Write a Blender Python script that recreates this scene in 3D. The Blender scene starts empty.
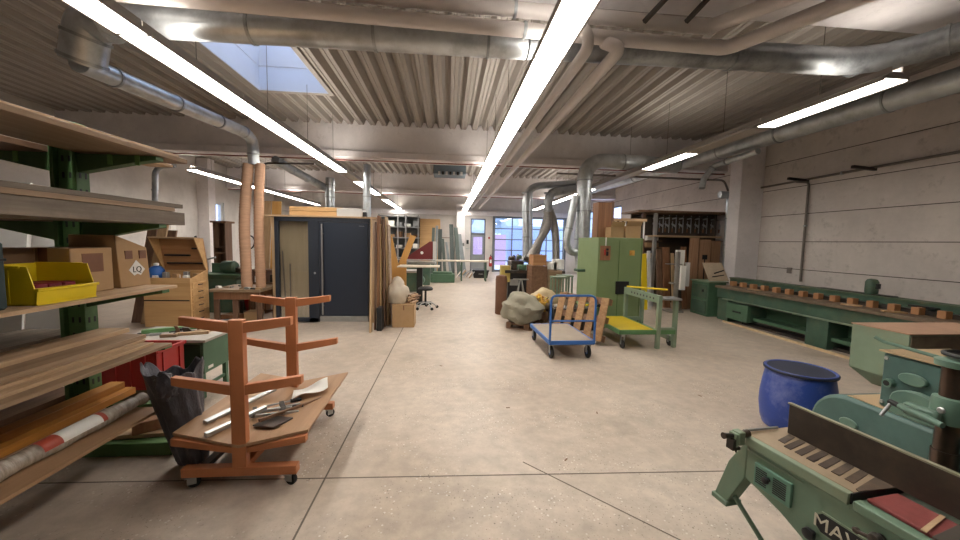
import bpy, bmesh, math, random
from mathutils import Vector, Matrix, noise
rnd = random.Random(7)
PI = math.pi
SC = bpy.context.scene
COL = SC.collection
# ------------------------------------------------------------------ camera frame (960x540)
FPX, VX, VY, ROLL, EYE = 365.0, 448.0, 241.0, .02, 1.65
cY = Vector((VX-480, 270-VY, -FPX)).normalized()
cH = Vector((1, -ROLL, 0)).normalized()
cZ = cH.cross(cY).normalized()
cX = cY.cross(cZ).normalized()
def _ray(px, py):
    d = Vector((px-480, 270-py, -FPX))
    return Vector((d.dot(cX), d.dot(cY), d.dot(cZ)))
def PY(px, py, Y):                 # point of the place seen at a pixel, at depth Y
    r = _ray(px, py); return Vector((0, 0, EYE)) + r*(Y/r.y)
def PZ(px, py, Z):                 # ... at height Z
    r = _ray(px, py); return Vector((0, 0, EYE)) + r*((Z-EYE)/r.z)
def XW(px, Y): return PY(px, VY+ROLL*(px-VX), Y).x
# ------------------------------------------------------------------ materials
def lin(h):
    if isinstance(h, str):
        h = h.lstrip('#'); c = [int(h[i:i+2], 16)/255 for i in (0, 2, 4)]
    else: c = [v/255 for v in h]
    return tuple((v/12.92 if v <= .04045 else ((v+.055)/1.055)**2.4) for v in c)
def newmat(name):
    m = bpy.data.materials.new(name); m.use_nodes = True
    nt = m.node_tree; return m, nt, nt.nodes['Principled BSDF']
def nd(nt, t, **kw):
    n = nt.nodes.new(t)
    for k, v in kw.items(): setattr(n, k, v)
    return n
def ramp(nt, fac, stops):
    r = nd(nt, 'ShaderNodeValToRGB'); e = r.color_ramp.elements
    e[0].position, e[0].color = stops[0][0], (*stops[0][1], 1)
    e[1].position, e[1].color = stops[-1][0], (*stops[-1][1], 1)
    for p, c in stops[1:-1]:
        k = e.new(p); k.color = (*c, 1)
    nt.links.new(fac, r.inputs[0]); return r.outputs[0]
def mixc(nt, fac, a, b, mode='MIX'):
    m = nd(nt, 'ShaderNodeMix', data_type='RGBA', blend_type=mode)
    for s, v in ((0, fac), (6, a), (7, b)):
        if hasattr(v, 'links'): nt.links.new(v, m.inputs[s])
        else: m.inputs[s].default_value = v if s == 0 else (*v, 1)
    return m.outputs[2]
def noise_out(nt, vec, scale, detail=4, rough=.6):
    n = nd(nt, 'ShaderNodeTexNoise'); n.inputs['Scale'].default_value = scale
    n.inputs['Detail'].default_value = detail; n.inputs['Roughness'].default_value = rough
    nt.links.new(vec, n.inputs['Vector']); return n.outputs['Fac']
def coords(nt, stretch=(1, 1, 1)):
    t = nd(nt, 'ShaderNodeTexCoord'); m = nd(nt, 'ShaderNodeMapping')
    m.inputs['Scale'].default_value = stretch
    nt.links.new(t.outputs['Object'], m.inputs[0]); return m.outputs[0]
def bumpit(nt, b, h, strength=.2, dist=.01):
    n = nd(nt, 'ShaderNodeBump'); n.inputs['Strength'].default_value = strength
    n.inputs['Distance'].default_value = dist
    nt.links.new(h, n.inputs['Height']); nt.links.new(n.outputs[0], b.inputs['Normal'])
def mul(c, f): return tuple(min(1, max(0, v*f)) for v in c)
_M = {}
def paint(name, col, rough=.55, metal=0, var=.14, scale=6, dirt=None, damt=.5, bump=.08, stretch=(1, 1, 1), dscale=3.0):
    if name in _M: return _M[name]
    m, nt, b = newmat(name); c = lin(col); v = coords(nt, stretch)
    f = noise_out(nt, v, scale, 5)
    out = ramp(nt, f, [(.3, mul(c, 1-var)), (.7, mul(c, 1+var))])
    if dirt:
        f2 = noise_out(nt, v, dscale, 8, .7)
        g = ramp(nt, f2, [(.48, (0, 0, 0)), (.68, (damt,)*3)])
        out = mixc(nt, g, out, lin(dirt))
    nt.links.new(out, b.inputs['Base Color'])
    b.inputs['Roughness'].default_value = rough; b.inputs['Metallic'].default_value = metal
    if bump: bumpit(nt, b, noise_out(nt, v, scale*6, 4), bump, .004)
    _M[name] = m; return m
def wood(name, c1, c2, axis=1, rough=.6, freq=22, dirt=None):
    if name in _M: return _M[name]
    m, nt, b = newmat(name)
    st = [freq]*3; st[axis] = freq*.06
    v = coords(nt, st)
    f = noise_out(nt, v, 1.0, 5, .65)
    out = ramp(nt, f, [(.3, lin(c2)), (.52, mul(tuple((a+c)/2 for a, c in zip(lin(c1), lin(c2))), 1)), (.7, lin(c1))])
    if dirt:
        g = ramp(nt, noise_out(nt, coords(nt), 3.5, 6, .7), [(.45, (0, 0, 0)), (.7, (.6,)*3)])
        out = mixc(nt, g, out, lin(dirt))
    nt.links.new(out, b.inputs['Base Color']); b.inputs['Roughness'].default_value = rough
    bumpit(nt, b, f, .12, .003)
    _M[name] = m; return m
def emit(name, col, s):
    m, nt, b = newmat(name); nt.nodes.remove(b)
    e = nd(nt, 'ShaderNodeEmission'); e.inputs[0].default_value = (*lin(col), 1); e.inputs[1].default_value = s
    nt.links.new(e.outputs[0], nt.nodes['Material Output'].inputs[0]); return m
# ------------------------------------------------------------------ mesh builder
class MB:
    def __init__(s, T=None): s.bm = bmesh.new(); s.T = T
    def _v(s, co):
        co = Vector(co)
        return s.bm.verts.new(s.T @ co if s.T else co)
    def hexa(s, p):                                   # 8 corner points: bottom loop, top loop
        v = [s._v(c) for c in p]
        for f in ((3, 2, 1, 0), (4, 5, 6, 7), (0, 1, 5, 4), (1, 2, 6, 5), (2, 3, 7, 6), (3, 0, 4, 7)):
            s.bm.faces.new([v[i] for i in f])
        return s
    def box(s, x0, x1, y0, y1, z0, z1, R=None):
        p = [(x0, y0, z0), (x1, y0, z0), (x1, y1, z0), (x0, y1, z0), (x0, y0, z1), (x1, y0, z1), (x1, y1, z1), (x0, y1, z1)]
        if R: p = [R @ Vector(c) for c in p]
        return s.hexa(p)
    def bar(s, a, b, w, h, up=(0, 0, 1)):             # rectangular bar between two points
        a, b = Vector(a), Vector(b); d = (b-a).normalized(); u = Vector(up)
        if abs(d.dot(u)) > .98: u = Vector((0, 1, 0))
        r = d.cross(u).normalized()*(w/2); u = r.cross(d).normalized()*(h/2)
        return s.hexa([a-r-u, a+r-u, b+r-u, b-r-u, a-r+u, a+r+u, b+r+u, b-r+u])
    def prism(s, pts, e):                             # planar polygon (3d points) extruded by vector e
        e = Vector(e); a = [s._v(p) for p in pts]; b = [s._v(Vector(p)+e) for p in pts]
        s.bm.faces.new(a[::-1]); s.bm.faces.new(b); n = len(pts)
        for i in range(n): s.bm.faces.new([a[i], a[(i+1) % n], b[(i+1) % n], b[i]])
        return s
    def tube(s, pts, r, n=14, cap=True, fillet=0, hollow=0):
        pts = [Vector(p) for p in pts]
        if fillet: pts = rounded(pts, fillet)
        rs = r if isinstance(r, (list, tuple)) else [r]*len(pts)
        if len(rs) != len(pts): rs = [rs[0]+(rs[-1]-rs[0])*i/(len(pts)-1) for i in range(len(pts))]
        t0 = (pts[1]-pts[0]).normalized(); u = t0.orthogonal().normalized(); rings = []
        for i, p in enumerate(pts):
            t = ((pts[min(i+1, len(pts)-1)]-p).normalized()+(p-pts[max(i-1, 0)]).normalized())
            t = t.normalized() if t.length > 1e-6 else t0
            u = (u-t*u.dot(t)).normalized(); w = t.cross(u)
            rings.append([s._v(p+(u*math.cos(2*PI*k/n)+w*math.sin(2*PI*k/n))*rs[i]) for k in range(n)])
        for a, b in zip(rings, rings[1:]):
            for k in range(n): s.bm.faces.new([a[k], a[(k+1) % n], b[(k+1) % n], b[k]])
        if cap: s.bm.faces.new(rings[0][::-1]); s.bm.faces.new(rings[-1])
        return s
    def lathe(s, prof, c=(0, 0, 0), n=24, axis='z', close=False):      # prof: (radius, height)
        c = Vector(c); rings = []
        for r, h in prof:
            r = max(r, 1e-4); ring = []
            for k in range(n):
                a = 2*PI*k/n; q = (r*math.cos(a), r*math.sin(a), h)
                if axis == 'x': q = (q[2], q[0], q[1])
                if axis == 'y': q = (q[0], q[2], q[1])
                ring.append(s._v(c+Vector(q)))
            rings.append(ring)
        for a, b in zip(rings, rings[1:]):
            for k in range(n): s.bm.faces.new([a[k], a[(k+1) % n], b[(k+1) % n], b[k]])
        s.bm.faces.new(rings[0][::-1]); s.bm.faces.new(rings[-1])
        return s
    def blob(s, c, rad, sub=3, amp=.15, freq=3, seed=0, flat=None, pinch=0):
        m = bmesh.ops.create_icosphere(s.bm, subdivisions=sub, radius=1)
        c, rad = Vector(c), Vector(rad)
        for v in m['verts']:
            d = v.co.copy(); k = 1+amp*(noise.fractal(d*freq*.5+Vector((seed, seed*2.3, 1)), .8, 2.1, 4))
            k += amp*.35*math.sin(d.z*9+3*noise.noise(d*2+Vector((seed, 0, 0))))
            q = Vector((d.x*rad.x, d.y*rad.y, d.z*rad.z))*k
            if pinch: q.x *= 1-pinch*max(0, d.z); q.y *= 1-pinch*max(0, d.z)
            q += c
            if flat is not None and q.z < flat: q.z = flat
            v.co = s.T @ q if s.T else q
        return s
    def build(s, name, mat, parent=None, bev=0, world=False, seg=1, smooth=True):
        bmesh.ops.recalc_face_normals(s.bm, faces=s.bm.faces)
        off = Vector((0, 0, 0))
        if parent is None:
            vs = [v.co for v in s.bm.verts]
            lo = [min(v[i] for v in vs) for i in range(3)]; hi = [max(v[i] for v in vs) for i in range(3)]
            off = Vector(((lo[0]+hi[0])/2, (lo[1]+hi[1])/2, lo[2]))
            for v in s.bm.verts: v.co -= off
        elif world:
            inv = parent['_m'] if False else Matrix.LocRotScale(parent.location, parent.rotation_euler, None).inverted()
            for v in s.bm.verts: v.co = inv @ v.co
        me = bpy.data.meshes.new(name); s.bm.to_mesh(me); s.bm.free()
        if smooth:
            for p in me.polygons: p.use_smooth = True
            me.set_sharp_from_angle(angle=math.radians(38))
        me.materials.append(mat)
        o = bpy.data.objects.new(name, me); COL.objects.link(o)
        if parent is not None: o.parent = parent
        else: o.location = off
        if bev:
            b = o.modifiers.new('Bevel', 'BEVEL'); b.width = bev; b.segments = seg; b.limit_method = 'ANGLE'; b.angle_limit = math.radians(50)
        return o
def rounded(pts, r, k=7):
    out = [pts[0]]
    for a, p, b in zip(pts, pts[1:], pts[2:]):
        u, v = (a-p), (b-p); d = min(r, u.length*.48, v.length*.48)
        s, e = p+u.normalized()*d, p+v.normalized()*d
        for i in range(k+1):
            t = i/k; out.append(s*(1-t)**2+p*2*t*(1-t)+e*t*t)
    out.append(pts[-1]); return out
def tag(o, label, cat, group=None, kind=None):
    o['label'] = label; o['category'] = cat
    if group: o['group'] = group
    if kind: o['kind'] = kind
    return o
def root(name, loc, label, cat, rz=0, group=None):
    o = bpy.data.objects.new(name, None); COL.objects.link(o); o.empty_display_size = .1
    o.location = loc; o.rotation_euler = (0, 0, rz); return tag(o, label, cat, group)
def struct(o): o['kind'] = 'structure'; return o
def dup(r, loc=None, rz=None, label=None):
    def cp(o, par):
        c = o.copy(); COL.objects.link(c); c.parent = par
        for ch in list(o.children): cp(ch, c)
        return c
    c = cp(r, None)
    if loc is not None: c.location = loc
    if rz is not None: c.rotation_euler = (0, 0, rz)
    if label: c['label'] = label
    return c
def bx(name, mat, x0, x1, y0, y1, z0, z1, label=None, cat=None, group=None, bev=.003, parent=None, world=True):
    o = MB().box(x0, x1, y0, y1, z0, z1).build(name, mat, parent, bev=bev, world=world)
    if label: tag(o, label, cat, group)
    return o
def text(body, size, mat, parent, T, ext=.001):
    cu = bpy.data.curves.new('lettering', 'FONT'); cu.body = body; cu.size = size; cu.extrude = ext
    cu.align_x = 'CENTER'; cu.align_y = 'CENTER'
    t = bpy.data.objects.new('t', cu); COL.objects.link(t)
    dg = bpy.context.evaluated_depsgraph_get(); me = bpy.data.meshes.new_from_object(t.evaluated_get(dg))
    bpy.data.objects.remove(t); inv = Matrix.LocRotScale(parent.location, parent.rotation_euler, None).inverted() if parent else Matrix()
    me.transform(inv @ T); me.materials.clear(); me.materials.append(mat)
    o = bpy.data.objects.new('lettering', me); COL.objects.link(o); o.parent = parent; return o
ORD = ['first', 'second', 'third', 'fourth', 'fifth', 'sixth', 'seventh', 'eighth', 'ninth', 'tenth', 'eleventh', 'twelfth', 'thirteenth', 'fourteenth', 'fifteenth', 'sixteenth']
# ------------------------------------------------------------------ palette
GALV = paint('galvanised', '#c3c8cb', .36, .7, .14, 5, bump=.05, dirt='#6d6f70', damt=.4)
GALVD = paint('galvanised_dull', '#a3a7aa', .42, .65, .22, 4, bump=.08, dirt='#4f5152', damt=.6)
LAG = paint('pipe_white', '#d4cdca', .5, 0, .05, 3)
STEEL = paint('steel', '#b4b6b6', .35, .8, .1, 9)
DSTEEL = paint('dark_steel', '#4a4643', .4, .7, .3, 8, dirt='#6e4f38', damt=.5)
BLACK = paint('black_plastic', '#17181a', .5, 0, .2, 10)
RUB = paint('rubber', '#1d1c1b', .7, 0, .2, 10)
WHITEP = paint('white_paint', '#c9c7c4', .55, 0, .06, 4)
GREEN_M = paint('machine_green', '#405b4b', .5, 0, .16, 4, dirt='#7a6f50', damt=.3)
GREEN_L = paint('machine_light_green', '#788a74', .5, 0, .1, 5, dirt='#8e7f63', damt=.35)
GREEN_S = paint('sander_green', '#68806c', .5, 0, .08, 5, dirt='#8b8466', damt=.3)
GREEN_C = paint('cabinet_green', '#788a60', .5, 0, .06, 3, dirt='#5c7040', damt=.3)
GREEN_R = paint('rack_green', '#4a6c3e', .55, 0, .16, 6, dirt='#6c8a55', damt=.35)
GREEN_K = paint('cart_green', '#557d50', .5, 0, .12, 5)
GREEN_B = paint('bench_green', '#4e6e55', .5, 0, .1, 5, dirt='#24402a', damt=.3)
TEAL = paint('machine_teal', '#48655f', .45, 0, .12, 5, dirt='#36504f', damt=.5)
TEAL_L = paint('machine_teal_light', '#647f6f', .45, 0, .1, 5, dirt='#3d6560', damt=.5)
DUST = paint('dusty_top', '#b39a78', .9, 0, .12, 6, dirt='#7d7a5c', damt=.4)
YELL = paint('yellow', '#e2c716', .45, 0, .05, 4)
YELLD = paint('yellow_deck', '#c0a512', .6, 0, .1, 6, dirt='#8f7a20', damt=.5)
RED = paint('red_plastic', '#aa2c2a', .4, 0, .08, 4)
BLUE = paint('blue_paint', '#2f62a8', .4, 0, .08, 5)
BLUED = paint('drum_blue', '#2c4794', .42, 0, .1, 4, dirt='#7d84b4', damt=.75, dscale=3.5)
ORANGE = paint('trolley_orange', '#c07a50', .5, 0, .1, 6, dirt='#965c3a', damt=.5)
NAVY = paint('door_anthracite', '#252b36', .5, 0, .05, 4)
CARD = paint('cardboard', '#ad8c66', .8, 0, .07, 5, dirt='#9a7548', damt=.3)
CARDD = paint('cardboard_dark', '#6e5138', .8, 0, .1, 5)
TAPE = paint('brown_tape', '#7a5138', .35, 0, .1, 9)
PAPER = paint('white_paper', '#e6e4de', .7, 0, .03, 4)
MAROON = paint('maroon', '#6a2224', .45, 0, .1, 4)
W_PINE = wood('pine', '#c4a785', '#a58868', 1)
W_PINEX = wood('pine_x', '#c4a785', '#a58868', 0)
W_PINEZ = wood('pine_z', '#c2a480', '#a1835f', 2)
W_OAK = wood('oak', '#a48b70', '#866c52', 1)
W_OAKX = wood('oak_x', '#a48b70', '#866c52', 0)
W_OLD = wood('old_timber', '#8c7e6e', '#665a4c', 1, dirt='#564a3e')
W_BRN = wood('brown_board', '#89694f', '#684a36', 1)
W_BRNZ = wood('brown_board_z', '#836450', '#5e4432', 2)
W_REDZ = wood('cherry_board', '#9c7050', '#7c543a', 2)
W_PLY = wood('plywood', '#b3906e', '#9a7656', 1, freq=12)
W_CHEST = wood('chest_wood', '#d2ab78', '#bd935f', 0, freq=14)
W_CHESTD = wood('chest_inner', '#b98a5e', '#9f7048', 0, freq=14)
W_YELZ = wood('yellow_board', '#cfa05c', '#bd8a48', 2, freq=10)
W_ORNG = wood('varnished_board', '#b67a30', '#96601f', 1)
LAMP_S, UP_S, WORLD_S, EXPO = 28.0, 24.0, 2.4, 0.2
# ================================================================== SETTING
XL, XR, YB, YN, ZC = -9.0, 7.42, 20.0, -4.0, 4.44
def floor_mat():
    m, nt, b = newmat('ground_concrete'); v = coords(nt)
    f = noise_out(nt, v, .45, 6, .6); f2 = noise_out(nt, v, 7, 6, .7)
    a = ramp(nt, f, [(.35, lin('#ad9d8d')), (.65, lin('#c0b2a3'))])
    bb = ramp(nt, f2, [(.3, (.78,)*3), (.7, (1.12,)*3)])
    c = mixc(nt, 1.0, a, bb, 'MULTIPLY')
    for sc, col, lo, hi in ((26, '#ddd7cc', .13, .19), (21, '#453f38', .08, .13), (48, '#5f574d', .12, .18), (9, '#544c43', .03, .05)):
        vo = nd(nt, 'ShaderNodeTexVoronoi'); vo.inputs['Scale'].default_value = sc
        nt.links.new(v, vo.inputs['Vector'])
        k = ramp(nt, vo.outputs['Distance'], [(lo, (.75,)*3), (hi, (0, 0, 0))])
        g = ramp(nt, noise_out(nt, v, 2.2, 3), [(.42, (0, 0, 0)), (.6, (1, 1, 1))])
        kk = mixc(nt, 1.0, k, g, 'MULTIPLY')
        c = mixc(nt, kk, c, lin(col))
    st = ramp(nt, noise_out(nt, v, 1.3, 9, .75), [(.55, (0, 0, 0)), (.75, (.35,)*3)])
    c = mixc(nt, st, c, lin('#675d50'))
    nt.links.new(c, b.inputs['Base Color'])
    r = ramp(nt, f2, [(.3, (.42,)*3), (.7, (.6,)*3)]); nt.links.new(r, b.inputs['Roughness'])
    bumpit(nt, b, f2, .05, .003)
    return m
def wall_mat(name, c1, joints=True, stain='#6d655c', off=.03):
    m, nt, b = newmat(name); v = coords(nt)
    t = nd(nt, 'ShaderNodeNewGeometry')
    sep = nd(nt, 'ShaderNodeSeparateXYZ'); nt.links.new(t.outputs['Position'], sep.inputs[0])
    f = noise_out(nt, v, 1.1, 8, .7)
    c = ramp(nt, f, [(.3, mul(lin(c1), .84)), (.65, mul(lin(c1), 1.08))])
    d = ramp(nt, noise_out(nt, v, 4.5, 9, .75), [(.55, (0, 0, 0)), (.74, (.5,)*3)])
    c = mixc(nt, d, c, lin(stain))
    if joints:
        def band(sock, step, width, o):
            a = nd(nt, 'ShaderNodeMath', operation='ADD'); a.inputs[1].default_value = o; nt.links.new(sock, a.inputs[0])
            q = nd(nt, 'ShaderNodeMath', operation='MODULO'); q.inputs[1].default_value = step; nt.links.new(a.outputs[0], q.inputs[0])
            l = nd(nt, 'ShaderNodeMath', operation='LESS_THAN'); l.inputs[1].default_value = width; nt.links.new(q.outputs[0], l.inputs[0]); return l.outputs[0]
        k = band(sep.outputs['Z'], .585, .014, -.02+.585)
        c = mixc(nt, k, c, lin('#57504a'))
        n = nd(nt, 'ShaderNodeMath', operation='SUBTRACT'); n.inputs[0].default_value = 1; nt.links.new(k, n.inputs[1])
        bumpit(nt, b, n.outputs[0], .6, .01)
    nt.links.new(c, b.inputs['Base Color']); b.inputs['Roughness'].default_value = .8
    return m
M_FLOOR = floor_mat()
M_WALLR = wall_mat('whitewashed_panels', '#d0c7c1')
M_WALL = wall_mat('white_wall', '#d2cdc8', joints=False, stain='#b5aea6')
M_WALLG = wall_mat('grey_wall', '#b5b2ad', joints=False)
M_BEAM = wall_mat('beam_white', '#e2dddd', joints=False, stain='#b0a8a4')
M_DECK = paint('ceiling_deck', '#98918a', .55, .05, .05, 2, bump=.02)
M_FRAME = paint('window_frame', '#6b6f73', .5, .2, .05, 4)
struct(MB().box(XL-.2, XR+.2, YN-.2, YB+.2, -.12, 0).build('floor', M_FLOOR, smooth=False))
# joints cut in the slab
p0, p1 = PZ(298, 538, 0), PZ(405, 322, 0); xs = (p0.x+p1.x)/2
M_JOINT = paint('floor_joint', '#655c52', .8, 0, .1, 8)
struct(MB().box(xs-.006, xs+.006, YN, YB, -.01, .0012).build('trim_1', M_JOINT, smooth=False))
q0, q1 = PZ(110, 482, 0), PZ(730, 471, 0)
struct(MB().bar((XL, q0.y+(q0.y-q1.y)/(q0.x-q1.x)*(XL-q0.x), 0), (XR, q1.y+(q1.y-q0.y)/(q1.x-q0.x)*(XR-q1.x), 0), .009, .003).build('trim_2', M_JOINT, smooth=False))
struct(MB().bar(PZ(523, 462, 0), PZ(690, 545, 0), .008, .003).build('trim_3', M_JOINT, smooth=False))
# walls
def wall_open(name, mat, axis, at, thick, a0, a1, z1, holes):
    mb = MB()
    cuts = sorted(holes); cur = a0
    def seg(u0, u1, z0, zz):
        if u1-u0 < 1e-4 or zz-z0 < 1e-4: return
        if axis == 'x': mb.box(u0, u1, at, at+thick, z0, zz)
        else: mb.box(at, at+thick, u0, u1, z0, zz)
    for (h0, h1, z0, zt) in cuts:
        seg(cur, h0, 0, z1); seg(h0, h1, 0, z0); seg(h0, h1, zt, z1); cur = h1
    seg(cur, a1, 0, z1)
    return struct(mb.build(name, mat, smooth=False))
GX0, GX1, GZ = 2.55, 6.45, 2.98
DX0, DX1, DZ = 1.22, 2.04, 2.9
wall_open('wall_back', M_WALL, 'x', YB, .25, XL-.2, XR+.2, 4.7, [(DX0, DX1, 0, DZ), (GX0, GX1, 0, GZ)])
wall_open('wall_right', M_WALLR, 'y', XR, .25, YN-.2, YB, 4.7, [(15.3, 19.4, 1.3, 3.35)])
wall_open('wall_left', M_WALL, 'y', XL-.25, .25, YN-.2, YB, 4.7, [(14.5, 15.7, 0, 3.0)])
struct(MB().box(XL-.2, XR+.2, YN-.25, YN, 0, 4.7).build('wall_front', M_WALLG, smooth=False))
# skylight opening from the picture
k = [PZ(256.5, 88, ZC), PZ(328, 93.5, ZC), PZ(202, 42, ZC), PZ(294, 46, ZC)]
SX0, SX1 = round((k[0].x+k[2].x)/2, 2), round((k[1].x+k[3].x)/2, 2); SY1 = (k[0].y+k[1].y)/2; SY0 = SY1-2.3
# trapezoid deck: ribs run with the lamps
def deck():
    mb = MB(); pitch = .28; prof = []
    def ribs(x0, x1, y0, y1):
        n = max(1, round((x1-x0)/pitch)); w = (x1-x0)/n; pts = []
        for i in range(n):
            a = x0+i*w
            pts += [(a, ZC+.13), (a+w*.17, ZC+.13), (a+w*.36, ZC), (a+w*.5, ZC), (a+w*.55, ZC+.012), (a+w*.6, ZC), (a+w*.8, ZC)]
        pts.append((x1, ZC+.13))
        A = [mb._v((x, y0, z)) for x, z in pts]; B = [mb._v((x, y1, z)) for x, z in pts]
        for i in range(len(pts)-1): mb.bm.faces.new([A[i], A[i+1], B[i+1], B[i]])
    ribs(XL, SX0, YN, YB); ribs(SX1, XR, YN, YB); ribs(SX0, SX1, YN, SY0); ribs(SX0, SX1, SY1, YB)
    for a in ((XL-.2, SX0, YN-.2, YB+.2), (SX1, XR+.2, YN-.2, YB+.2), (SX0, SX1, YN-.2, SY0), (SX0, SX1, SY1, YB+.2)):
        mb.box(*a, ZC+.15, ZC+.3)  # unseen slabs over the deck, added to block light from above
    o = mb.build('ceiling', M_DECK, smooth=False); struct(o)
deck()
M_SKYW = paint('skylight_white', '#c3cbdb', .6, 0, .03, 3)
mb = MB(); t = .05; zt = 5.25; ins = .28
for (x0, y0, x1, y1) in ((SX0, SY0, SX1, SY0), (SX1, SY0, SX1, SY1), (SX1, SY1, SX0, SY1), (SX0, SY1, SX0, SY0)):
    cx, cy = (SX0+SX1)/2, (SY0+SY1)/2
    def inn(x, y, f): return (cx+(x-cx)*f, cy+(y-cy)*f)
    for z0, z1, f0, f1 in ((ZC-.02, 4.84, .975, .965), (4.84, zt, .94, .8)):
        a, b_ = inn(x0, y0, f0), inn(x1, y1, f0); c, d = inn(x1, y1, f1), inn(x0, y0, f1)
        o1, o2 = inn(x0, y0, f0+.06), inn(x1, y1, f0+.06); o3, o4 = inn(x1, y1, f1+.06), inn(x0, y0, f1+.06)
        mb.hexa([(*a, z0), (*b_, z0), (*o2, z0), (*o1, z0), (*d, z1), (*c, z1), (*o3, z1), (*o4, z1)])
w1 = struct(mb.build('window_1', M_SKYW, smooth=False))
def thin_glass(name, tint, gloss=.08):
    m, nt, b = newmat(name); nt.nodes.remove(b)
    t = nd(nt, 'ShaderNodeBsdfTransparent'); t.inputs[0].default_value = (*tint, 1)
    g = nd(nt, 'ShaderNodeBsdfGlossy'); g.inputs['Roughness'].default_value = .03
    x = nd(nt, 'ShaderNodeMixShader'); x.inputs[0].default_value = gloss
    nt.links.new(t.outputs[0], x.inputs[1]); nt.links.new(g.outputs[0], x.inputs[2]); nt.links.new(x.outputs[0], nt.nodes['Material Output'].inputs[0]); return m
M_GLASS = thin_glass('window_glass', (.9, .95, 1))
mb = MB(); fx, fy = (SX1-SX0)*.41, (SY1-SY0)*.41; mb.box(cx-fx, cx+fx, cy-fy, cy+fy, zt, zt+.02)
mb.build('window_pane', M_GLASS, w1, world=True)
mb = MB(); bw = .035
mb.box(SX0-.08, SX0, SY0-.08, SY1+.08, ZC-.03, ZC+.1).box(SX1, SX1+.08, SY0-.08, SY1+.08, ZC-.03, ZC+.1).box(SX0, SX1, SY1, SY1+.08, ZC-.03, ZC+.1).box(SX0, SX1, SY0-.08, SY0, ZC-.03, ZC+.1)
mb.build('window_frame', M_DECK, w1, world=True)
# concrete beams with a wider foot
struct(MB().box(XL, XR, 3.15, 3.78, 4.03, ZC+.12).build('ceiling_beam', M_BEAM, smooth=False))
for i, y0 in enumerate((9.4, 15.95)):
    mb = MB().box(XL, XR, y0, y0+.35, 3.8, ZC+.12)
    mb.box(XL, XR, y0-.08, y0+.43, 3.64, 3.8)
    struct(mb.build('ceiling_beam', M_BEAM, bev=.01, smooth=False))
struct(MB().box(6.84, 7.42, 8.14, 8.5, 0, 4.44).build('wall_column', M_BEAM, smooth=False, bev=.01))
struct(MB().box(-9, -8.6, 14.1, 14.5, 0, 4.44).build('wall_column', M_BEAM, smooth=False, bev=.01))
struct(MB().box(XW(456, 19.6), XW(464.5, 19.6), 19.6, 20, 0, 3.64).build('wall_column', M_BEAM, smooth=False, bev=.01))
# far walls upper band and trunking
struct(MB().box(XL, XR, 19.85, 20, 3.05, 3.3).build('trim_4', M_BEAM, smooth=False))
# roof-light daylight openings: back door, sectional gate, side window
M_PANE = thin_glass('daylight_glass', (.86, .92, 1))
M_DOORG = paint('door_grey', '#8e9395', .5, .1, .05, 4)
d1 = MB(); y0, y1 = 20.02, 20.12
d1.box(DX0, DX0+.06, y0, y1, 0, DZ).box(DX1-.06, DX1, y0, y1, 0, DZ).box(DX0, DX1, y0, y1, DZ-.06, DZ).box(DX0, DX1, y0, y1, 2.02, 2.12)
d = struct(d1.build('door_1', M_FRAME, smooth=False))
mb = MB().box(DX0+.06, DX1-.06, y0+.02, y1-.02, .02, .95).box(DX0+.06, DX0+.16, y0+.02, y1-.02, .95, 2.02).box(DX1-.16, DX1-.06, y0+.02, y1-.02, .95, 2.02).box(DX0+.16, DX1-.16, y0+.02, y1-.02, 1.9, 2.02)
mb.build('door_leaf', M_DOORG, d, world=True)
MB().box(DX0+.14, DX1-.14, y0+.05, y0+.06, .95, 1.92).build('door_pane', M_PANE, d, world=True)
MB().box(DX0+.06, DX1-.06, y0+.05, y0+.06, 2.1, DZ-.06).build('window_pane', M_PANE, d, world=True)
MB().tube([(DX1-.11, y0-.04, .95), (DX1-.11, y0-.04, 1.1), (DX1-.11, y0+.03, 1.1)], .012, 8).build('door_handle', BLACK, d, world=True)
g = MB(); n = 5; hs = (GZ-.03)/n; nc = 4; ws = (GX1-GX0)/nc
for i in range(n+1): g.box(GX0, GX1, 20.05, 20.11, i*hs, i*hs+(.05 if i else .12))
for j in range(nc+1): g.box(GX0+j*ws-.03, GX0+j*ws+.03, 20.06, 20.1, 0, GZ)
d = struct(g.build('door_2', M_FRAME, smooth=False))
for i in range(n):
    for j in range(nc):
        MB().box(GX0+j*ws+.03, GX0+(j+1)*ws-.03, 20.075, 20.085, i*hs+.05, (i+1)*hs).build('window_pane', M_PANE, d, world=True)
mb = MB().box(GX0-.12, GX0, 19.96, 20, 0, GZ+.15).box(GX1, GX1+.12, 19.96, 20, 0, GZ+.15).box(GX0-.12, GX1+.12, 19.9, 20, GZ, GZ+.2)
mb.build('door_track', M_FRAME, d, world=True)
w = MB()
for yy in (15.3, 17.35, 19.34): w.box(XR+.05, XR+.12, yy, yy+.06, 1.3, 3.35)
w.box(XR+.05, XR+.12, 15.3, 19.4, 1.3, 1.36).box(XR+.05, XR+.12, 15.3, 19.4, 3.29, 3.35)
w = struct(w.build('window_2', M_FRAME, smooth=False))
for yy in (15.36, 17.41): MB().box(XR+.08, XR+.09, yy, yy+1.96, 1.36, 3.29).build('window_pane', M_PANE, w, world=True)
d = struct(MB().box(XL-.12, XL-.06, 14.5, 14.62, 0, 3.0).box(XL-.12, XL-.06, 15.58, 15.7, 0, 3.0).box(XL-.12, XL-.06, 14.62, 15.58, 0, .5).box(XL-.12, XL-.06, 14.62, 15.58, 2.9, 3.0).box(XL-.12, XL-.06, 14.62, 15.58, 2.05, 2.12).build('door_3', WHITEP, smooth=False))
MB().box(XL-.1, XL-.09, 14.62, 15.58, .5, 2.9).build('door_pane', M_PANE, d, world=True)
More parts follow.
